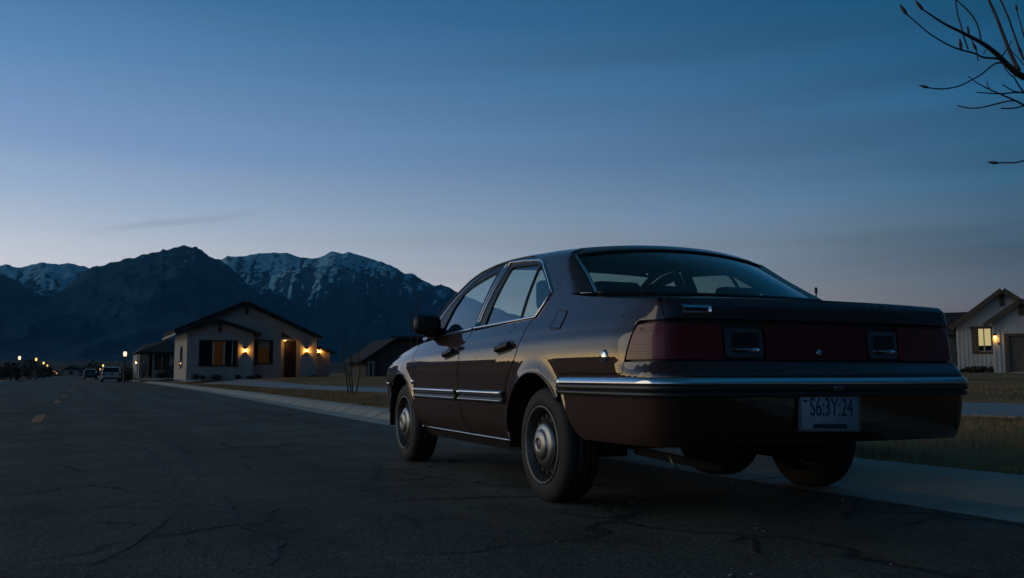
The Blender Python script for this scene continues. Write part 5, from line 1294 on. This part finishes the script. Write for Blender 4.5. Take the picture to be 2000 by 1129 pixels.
# lantern on the porch wall
ol=empty('wall_lantern',H4.w(P4(1945.3,700,-1)[0],-1.0,P4(1930,660,-1)[1]),H4.a); tag(ol,'lit lantern hanging on the white boards between window and door','wall lamp')
mb=MB(); mb.lathe([(.10,.05),(.12,.10),(.16,.03),(.24,.02),(.24,.0001)],12,'z',(0,-.16,0)); mb.box(-.03,.03,-.16,-.031,.21,.24); mb.box(-.06,.06,-.05,-.031,.08,.27); mb.build('housing',M['pole'],ol)
mb=MB(); mb.lathe([(.10,.075),(-.02,.07),(-.06,.045),(-.07,.0001)],14,'z',(0,-.16,0)); mb.build('lamp_glass',lamp_emission('lantern_glow',(1,.52,.10),7),ol)
l=point('lantern_light',(.0,-.17,-.11),3.2,WARM,.04); l.parent=ol
mb=MB(); mb.box(-.05,.05,-.03,-.001,-.10,.06); ob_=mb.build('house_number_plate',M['trim'],None); ob_.location=H4.w(P4(1952.5,700,-1)[0],-1.032,P4(1930,671,-1)[1]); ob_.rotation_euler=(0,0,H4.a); tag(ob_,'small dark plate on the white boards right of the lit lantern','wall plate')
for i,(u,r_,h_,lb) in enumerate([(1880,.30,.28,'small shrub at the left corner of the white boarded house'),(1904,.75,.42,'broad low shrub under the lit window of the white house'),(1920.5,.20,.42,'ball-shaped shrub right below the lit window'),(1935,.22,.40,'ball-shaped shrub beside the porch wall of the white house')]):
    q=H4.w(P4(u,700,-.6)[0],-.6,0); shrub(q.x,q.y,r_,h_,lb,60+i,'shrubs along the white house',220,z=H4.o.z-.05)
# --- dark roof of the house behind the white one
H5=Frame(at(1840,724,76),-azr+R(1)); P5=H5.p
hk=empty('rear_house',H5.o,H5.a); tag(hk,'dark-roofed house standing behind and left of the white boarded house','house')
xa,xb=P5(1700,700)[0],P5(1960,700)[0]; zt5=P5(1850,604)[1]; ze=P5(1850,655)[1]
mb=MB(); mb.box(xa+.4,xb-.4,0,9,-.5,ze); mb.build('wall',M['brown_wall'],hk)
mb=MB(); b=len(mb.v)
for p in ((xa,-.6,ze),(xb,-.6,ze),(xb,9.6,ze),(xa,9.6,ze),(xa+3,4.5,zt5),(xb,4.5,zt5)): mb.vert(p)
for f in ((0,1,5,4),(2,3,4,5),(1,2,5),(3,0,4),(3,2,1,0)): mb.face([b+i for i in f])
mb.build('roof',M['roof'],hk)
mb=MB(); mb.box(P5(1868,700)[0],P5(1868,700)[0]+1.1,-.05,-.001,.4,1.7); mb.build('window',M['dark_pane'],hk)

# ------------------------------------------------------------------ street lamps
M['globe']=lamp_emission('lamp_globe_glow',(1,.56,.11),1.8)
M['globe_white']=lamp_emission('lamp_globe_white',(1,.74,.46),1.5)
M['globe_off']=mat('lamp_globe_off',(.30,.29,.26),rough=.3)
def street_lamp_mesh(h,gm):
    o=empty('street_lamp'); r=.135
    mb=MB(); mb.lathe([(0,.13),(.25,.12),(.30,.075),(h-.42,.055),(h-.36,.10),(h-.34,.0001)],12,'z'); mb.build('pole',M['pole'],o)
    mb=MB(); mb.lathe([(h-.34,.10),(h-.22,r),(h-.05,r*1.05),(h+.06,r*.8),(h+.10,.0001)],14,'z'); mb.build('lamp_globe',M[gm],o)
    mb=MB(); mb.lathe([(h+.061,r*.86),(h+.12,r*.6),(h+.2,.03),(h+.27,.0001)],12,'z'); mb.build('cap',M['pole'],o)
    return o
def copy_tree(o,parent=None):
    c=o.copy(); col.objects.link(c); c.parent=parent
    for ch in list(o.children): copy_tree(ch,c)
    return c
LH=3.1
def lamp_at(u,v,depth,src,label,first=False,hh=LH):
    p=at(u,v,depth); o=src if first else copy_tree(src)
    o.location=(p.x,p.y,p.z-hh+.1); tag(o,label,'street lamp','street lamps along the road'); return o
g1=street_lamp_mesh(LH,'globe_white'); lamp_at(38.2,698.5,104,g1,'white-glowing street lamp at the near end of the row on the left verge',True)
lamp_at(244.3,690.5,78,g1,'tall white-glowing street lamp on the right verge beside the silver car')
g2=street_lamp_mesh(LH,'globe')
left=[(70.7,701.5,132,'second street lamp from the near end of the left row'),(85.2,708.7,160,'third street lamp from the near end of the left row'),(92.5,714,190,'fourth street lamp from the near end of the left row'),(98.8,720.4,226,'fifth street lamp of the left row, counted from the near end'),(103.2,723.3,258,'third last street lamp of the left row, close to the road end'),(107,725.9,292,'second last street lamp of the left row, close to the road end'),(110.5,728.8,330,'farthest and smallest lit street lamp of the left row')]
for i,(u,v,d,lb) in enumerate(left): lamp_at(u,v,d,g2,lb,i==0)
lamp_at(201.3,713.8,170,g2,'warm street lamp just left of the silver car roof'); lamp_at(195.3,721.3,205,g2,'lower warm street lamp between the dark car and the silver car')
g3=street_lamp_mesh(LH,'globe_off'); lamp_at(229.2,707,128,g3,'unlit street lamp right behind the silver car',True)

# ------------------------------------------------------------------ distant cars
def small_car(loc,rz_,paint,label,W=.88,H=1.43,lit=False):
    o=empty('parked_car',loc,rz_); tag(o,label,'car')
    # side profile, y forward
    low=[(-2.2,.42),(-2.25,.62),(-2.2,.86),(-2.1,.93),(-1.0,.95),(1.1,.93),(2.0,.80),(2.2,.66),(2.22,.40),(1.7,.28),(-1.9,.28)]
    rows=[]
    for xx,ins in ((-W,.10),(-W*.97,.03),(-W*.85,0),(W*.85,0),(W*.97,.03),(W,.10)):
        rows.append([(xx if abs(y)<2 else xx*.94,y*(1-ins*.25),z-(ins*.5 if z>.8 else 0)) for y,z in low])
    mb=MB(); mb.grid(rows,True,True); k=len(low); mb.face(list(range(k))); mb.face([len(mb.v)-k+i for i in reversed(range(k))]); fix_normals(mb.build('body',paint,o))
    cab=[(-1.55,.93),(-.95,H-.03),(-.4,H),(.35,H-.03),(1.15,.92)]
    rows=[]
    for xx,zz in ((-W*.93,0),(-W*.74,1),(W*.74,1),(W*.93,0)):
        rows.append([(xx,y,(z if zz else .93) ) if zz else (xx,y*1.02,.93) for y,z in cab])
    mb=MB(); mb.grid([[(x*.99,y,z) for x,y,z in r] for r in rows],False); fix_normals(mb.build('window',M['dark_pane'],o))
    mb=MB(); top=[(-1.02,H-.045),(-.95,H-.01),(-.4,H+.02),(.35,H-.01),(.42,H-.04)]
    mb.grid([[(x,y,z) for y,z in top] for x in np.linspace(-W*.75,W*.75,5)],True)
    for sx in (-1,1):
        mb.tube([(sx*W*.93,-1.56,.93),(sx*W*.75,-.97,H-.03)],.045,6); mb.tube([(sx*W*.93,1.15,.93),(sx*W*.75,.38,H-.03)],.04,6); mb.tube([(sx*W*.94,-.1,.93),(sx*W*.76,-.1,H-.02)],.035,6)
    fix_normals(mb.build('roof',paint,o))
    for sx in (-1,1):
        for y in (-1.35,1.38):
            mb=MB(); mb.lathe([(-.10,.20),(-.10,.30),(.10,.30),(.10,.20)],20,'x',(sx*(W-.10),y,.30)); w=mb.build('wheel',M['rubber'],o); mb=MB(); mb.lathe([(sx*.101,.19),(sx*.09,.0001)],16,'x',(sx*(W-.10),y,.30)); mb.build('rim',M['hubcap'],w)
        mb=MB(); mb.rbox(sx*W*.80-.14,sx*W*.80+.14,-2.27,-2.12,.66,.82,.02); mb.build('tail_light',M['lens_red'],o)
        mb=MB(); mb.rbox(sx*(W+.06)-.08,sx*(W+.06)+.08,.75,.85,.93,1.05,.02); mb.build('side_mirror',paint,o)
    mb=MB(); mb.rbox(-.80,.80,-2.30,-2.2,.40,.58,.03); bm_=mb.build('bumper',paint,o)
    mb=MB(); mb.box(-.16,.16,-2.27,-2.235,.68,.79); mb.build('license_plate',M['plate'] if lit else M['trim'],o)
    return o
silver=mat('silver_paint',(.30,.36,.40),rough=.35,metal=.4,coat=.6); navy=mat('navy_paint',(.02,.025,.05),rough=.35,coat=.8)
p=at(216,745,88); small_car((p.x,p.y,rz(p.y)+.005),R(0),silver,'silver sedan parked far down the right side of the road')
p=at(175.5,738.6,128); small_car((p.x,p.y,rz(p.y)+.005),R(2),navy,'small dark blue car parked beyond the silver sedan',lit=True)

# ------------------------------------------------------------------ left-side planting and far fences
for i,(u,v,d,r_,h_,lb) in enumerate([(6,742,100,1.1,1.5,'dark bush at the far left edge of the photo'),(32,742,92,1.2,1.7,'dark bush just left of the nearest left street lamp'),(18,738,125,1.6,2.2,'dark taller bush behind the lamp on the left verge'),(56,740,118,1.2,2.6,'dense dark bush right of the nearest left street lamp'),(72,738,135,1.0,2.0,'narrow dark bush under the second left street lamp'),(86,737,165,1.5,2.3,'dark bush below the third left street lamp'),(98,735.5,210,1.8,2.6,'dark bush below the fifth left street lamp'),(182,735.5,190,2.4,3.4,'dark bush behind the small dark blue car'),(240,740,90,.8,1.1,'round dark bush between silver car and lamp post'),(256,740,92,1.1,1.5,'dark bush before the pale low house corner')]):
    p=at(u,v,d); shrub(p.x,p.y,r_,h_,lb,80+i,'bushes beside the far road',360)
def wall_seg(u0,u1,v0,v1,d,label,m='stucco_dim'):
    a=at(u0,v1,d); b=at(u1,v1,d); t=at(u0,v0,d); o=empty('garden_wall',a,math.atan2(b.y-a.y,b.x-a.x)); tag(o,label,'wall','low walls on the far left')
    L_=(b-a).length; mb=MB(); mb.box(0,L_,0,.25,-.6,t.z-a.z); mb.build('wall_body',M[m],o); mb=MB(); mb.box(-.05,L_+.05,-.05,.30,t.z-a.z+.002,t.z-a.z+.08); mb.build('coping',M['concrete'],o); return o
wall_seg(-14,52,735.5,740,150,'low pale garden wall behind the bushes, far left'); wall_seg(66,96,722,730,260,'pale wall far back between the left street lamps')
# far low house at the end of the road
H6=Frame(at(140,731,300),R(-20)); P6=H6.p; o6=empty('far_house',H6.o,H6.a); tag(o6,'tiny far-off pale house near the end of the road','house')
x0,x1=P6(126,700)[0],P6(156,700)[0]; mb=MB(); mb.box(x0,x1,0,8,-2,P6(140,722)[1]); mb.build('wall',M['stucco_dim'],o6)
mb=MB(); zt6=P6(140,722)[1]; mb.prism([(x0-.5,zt6),(x1+.5,zt6),((x0+x1)/2,zt6+1.3)],-.5,8.5); mb.build('roof',M['roof'],o6)
mb=MB(); mb.box((x0+x1)/2-.8,(x0+x1)/2+.6,-.05,-.001,0,1.0); mb.build('window',M['dark_pane'],o6)

# ------------------------------------------------------------------ bare trees
def twig(mb,pts,r0,r1,n=6):
    pts=smooth_line(pts,4); k=len(pts); mb.tube(pts,[r0+(r1-r0)*i/(k-1) for i in range(k)],n)
def bud(mb,p,d,L_,r): 
    d=Vector(d).normalized(); p=Vector(p); mb.tube([p-d*L_*.1,p+d*L_*.2,p+d*L_*.45,p+d*L_*.8,p+d*L_],[r*.5,r,r*.95,r*.5,r*.12],6)
TD=4.0
tb=at(2620,900,5.2); tz=zg(tb.x,tb.y)
tree=empty('bare_tree',(tb.x,tb.y,tz)); tag(tree,'bare tree at the right edge reaching budded twigs into the sky','tree')
O3=Vector((tb.x,tb.y,tz))
def T(u,v,d=TD): return tuple(at(u,v,d)-O3)
cx_=lambda x: 1740+x*.3013; cy_=lambda y: y*.3012
def C(pts,d0,d1): 
    k=len(pts)-1; return [T(cx_(x),cy_(y),d0+(d1-d0)*i/max(1,k)) for i,(x,y) in enumerate(pts)]
mt=MB(); mt_b=MB()
fork=T(2360,330,4.9); 
trunk=[(0,0,-.1),(.02,.0,.5),(.05,.03,1.1),fork]
twig(mt,[trunk[0],trunk[1],trunk[2],fork],.075,.045,10)
o=mt.build('trunk',M['bark'],tree)
mt=MB()
main_=[T(2360,330,4.9),T(2200,245,4.6),T(2060,170,4.25)]+C([(862,500),(760,425),(690,355),(600,285),(470,215),(340,150),(205,60)],4.1,3.7)
twig(mt,main_,.021,.0026,8)
br=[(C([(740,400),(690,380),(600,372),(540,345),(450,322),(370,290),(260,225),(170,150),(100,90)],4.02,3.6),.0085,.0032),
(C([(830,455),(800,400),(760,310),(715,190),(680,100),(630,-10),(600,-80)],4.08,4.3),.015,.007),
(C([(860,385),(830,310),(800,225),(760,110),(720,20),(690,-40)],4.2,4.35),.0085,.005),
(C([(870,260),(850,190),(828,110),(815,60)],4.3,4.35),.006,.003),
(C([(585,270),(570,190),(545,130),(500,70),(430,5),(400,-20)],3.95,4.0),.006,.004),
(C([(500,318),(480,260),(458,180),(432,90),(420,0),(415,-40)],3.85,3.95),.006,.0035),
(C([(565,395),(552,320),(525,265),(505,215)],3.85,3.9),.0045,.0025),
(C([(735,410),(690,408),(650,430),(590,480),(530,515),(450,555),(390,570),(320,578),(240,568)],4.0,3.5),.0065,.003),
(C([(800,455),(798,500),(760,470),(735,430)],4.1,4.0),.005,.003),
(C([(720,365),(745,330),(765,300),(780,268)],4.02,4.1),.005,.003),
(C([(600,350),(612,330),(622,318),(610,300)],4.0,3.95),.004,.002),
(C([(800,505),(830,555),(862,600),(900,640)],4.1,4.3),.005,.006),
(C([(900,700),(862,682),(800,650),(720,615),(640,580),(570,545),(500,495)],4.2,3.7),.009,.0025),
(C([(910,606),(862,602),(800,600),(720,608),(640,605),(555,598)],4.25,3.8),.007,.003),
(C([(862,602),(800,592),(760,570),(725,548)],4.2,4.0),.0055,.0035),
(C([(800,652),(740,660),(660,680),(590,697),(520,702),(450,690)],4.1,3.6),.006,.003),
(C([(900,680),(850,690),(790,702),(715,703)],4.2,3.9),.006,.004),
(C([(655,592),(635,570),(622,525)],3.85,3.8),.004,.002),
(C([(900,1030),(862,1042),(800,1055),(740,1055),(690,1057)],4.0,3.6),.006,.0032),
(C([(900,460),(862,420),(780,325)],4.3,4.2),.005,.002)]
for pts,a,b in br: twig(mt,pts,a*.62,b*.75)
twig(mt,[T(2360,330,4.9),T(2180,300,4.5),T(2080,312,4.15),T(cx_(900),cy_(1030),4.0)],.02,.006,8)
twig(mt,[T(2250,270,4.7),T(2120,240,4.4),T(cx_(900),cy_(700),4.2)],.02,.009,8)
twig(mt,[fork,T(2400,60,4.9),T(2380,-300,4.8)],.04,.012,8); twig(mt,[fork,T(2620,100,5.2),T(2760,-200,5.6)],.035,.01,8)
twig(mt,[T(2200,245,4.6),T(2140,60,4.5),T(2080,-120,4.5)],.02,.008,8)
mt.build('branches',M['bark'],tree)
for (x,y),(x2,y2),dd in [((205,60),(155,0),3.7),((100,90),(55,25),3.6),((456,318),(445,245),3.81),((505,215),(495,165),3.9),((552,320),(525,265),3.865),((760,110),(750,75),4.285),((845,345),(820,285),4.21),((818,70),(808,22),4.345),((240,568),(180,552),3.5),((455,690),(425,685),3.6),((690,1057),(625,1052),3.6),((330,578),(300,572),3.55)]:
    a=Vector(T(cx_(x),cy_(y),dd)); b=Vector(T(cx_(x2),cy_(y2),dd)); mt_b=MB(); bud(mt_b,a,b-a,(b-a).length,(b-a).length*.15); mt_b.build('bud',M['bud'],tree)
# young multi-stem tree on the lawn
def sapling(base,depth,stems,label,r0,name='sapling'):
    p=at(*base,depth); o=empty(name,(p.x,p.y,zg(p.x,p.y))); tag(o,label,'sapling'); B=Vector((p.x,p.y,zg(p.x,p.y)))
    for st in stems:
        mb=MB(); dz=0
        pts=[tuple(at(u,v,depth+w)-B) for u,v,w in st]; pts[0]=(pts[0][0],pts[0][1],-.03)
        twig(mb,pts,r0,r0*.35,6)
        P_=smooth_line(pts,4); rs=random.Random(len(pts)*7+int(st[0][0]))
        for k in range(9):
            i=rs.randint(len(P_)//3,len(P_)-2); q=Vector(P_[i]); a=rs.uniform(0,6.28); l=rs.uniform(.15,.45)
            twig(mb,[tuple(q),tuple(q+Vector((math.cos(a)*l*.35,math.sin(a)*l*.35,l*.6))),tuple(q+Vector((math.cos(a)*l*.5,math.sin(a)*l*.5,l*1.2)))],r0*.3,r0*.12,4)
        mb.build('stem',M['bark'],o)
    return o
sapling((690,770),26.5,[[(681,770,0),(677,740,0),(673,715,.1),(668,680,.2),(664,655,.3)],[(689,771,0),(687,735,.1),(686,705,.1),(686,680,.1)],[(695,770,.1),(700,745,.2),(703,725,.2),(702,690,.3),(706,664,.3)],[(686,768,.3),(682,730,.4),(690,715,.4)]],'young bare multi-stem tree on the dry lawn left of the sedan',.022)
sapling((815,700),60,[[(802,700,0),(803,640,0),(800,600,0)],[(815,700,1),(816,630,1),(817,582,1)],[(845,700,2),(852,640,2),(866,592,2)]],'thin bare trees rising behind the sedan\'s side mirror',.05,'bare_tree')
# thin mast far behind the sedan's tail
pm=at(1598,700,140); mo=empty('mast',(pm.x,pm.y,zg(pm.x,pm.y))); tag(mo,'thin far-off mast rising above the sedan\'s trunk edge','mast')
tz_=at(1598,561,140).z-zg(pm.x,pm.y); mb=MB(); mb.tube([(0,0,-.2),(0,0,tz_)],[.16,.10],8); mb.build('pole',M['pole'],mo); mb=MB(); mb.box(-.22,.22,-.1,.1,tz_-.9,tz_-.1); mb.build('antenna',M['pole'],mo)

# ------------------------------------------------------------------ grit on the asphalt
rs=np.random.RandomState(9); mb=MB()
for _ in range(260):
    y=1.6+rs.rand()**1.6*8; x=rs.uniform(-1.6,3.9); s=rs.uniform(.002,.0065) if rs.rand()<.85 else rs.uniform(.007,.012)
    bmx=bmesh.new(); bmesh.ops.create_icosphere(bmx,subdivisions=1,radius=s)
    for v in bmx.verts: v.co*=rs.uniform(.7,1.2); v.co.z*=.6
    mb.bm(bmx,Matrix.Translation((x,y,.004+s*.3)))
struct(mb.build('loose_grit',mat('grit',(.34,.33,.31),rough=.8,noise_=(300,(.14,.13,.12),2))),'stuff')
# ------------------------------------------------------------------ unseen ridge added behind the viewer to darken the sedan's rear reflections
mh=MB(); rows=[]
for a in np.linspace(R(100),R(235),90):
    az=PSI+a; pr=[]
    hgt=120*(.75+.5*noise.fractal(Vector((a*4,1.7,0)),.8,2,5))
    for r,k in ((900,0),(1200,.45),(1500,.85),(1750,1),(2300,.3)): pr.append((math.sin(az)*r,math.cos(az)*r,k*hgt*(1-.8*ss(R(205),R(235),a))*ss(R(100),R(118),a)+zg(math.sin(az)*r,math.cos(az)*r)-2))
    rows.append(pr)
mh.grid(rows); struct(mh.build('reflection_ridge',M['ground']))

# ------------------------------------------------------------------ thin dusk air
hb_=MB(); hb_.box(-12500,12500,-6500,9800,-60,1500); hz=hb_.build('haze',None); hz.data.materials.clear()
hm=bpy.data.materials.new('haze_air'); hm.use_nodes=True; hn=hm.node_tree; hn.nodes.clear()
pv=hn.nodes.new('ShaderNodeVolumePrincipled'); pv.inputs['Density'].default_value=4.4e-5; pv.inputs['Color'].default_value=(.14,.56,1,1); pv.inputs['Anisotropy'].default_value=0
ho=hn.nodes.new('ShaderNodeOutputMaterial'); hn.links.new(pv.outputs[0],ho.inputs['Volume']); hz.data.materials.append(hm); struct(hz,'stuff')
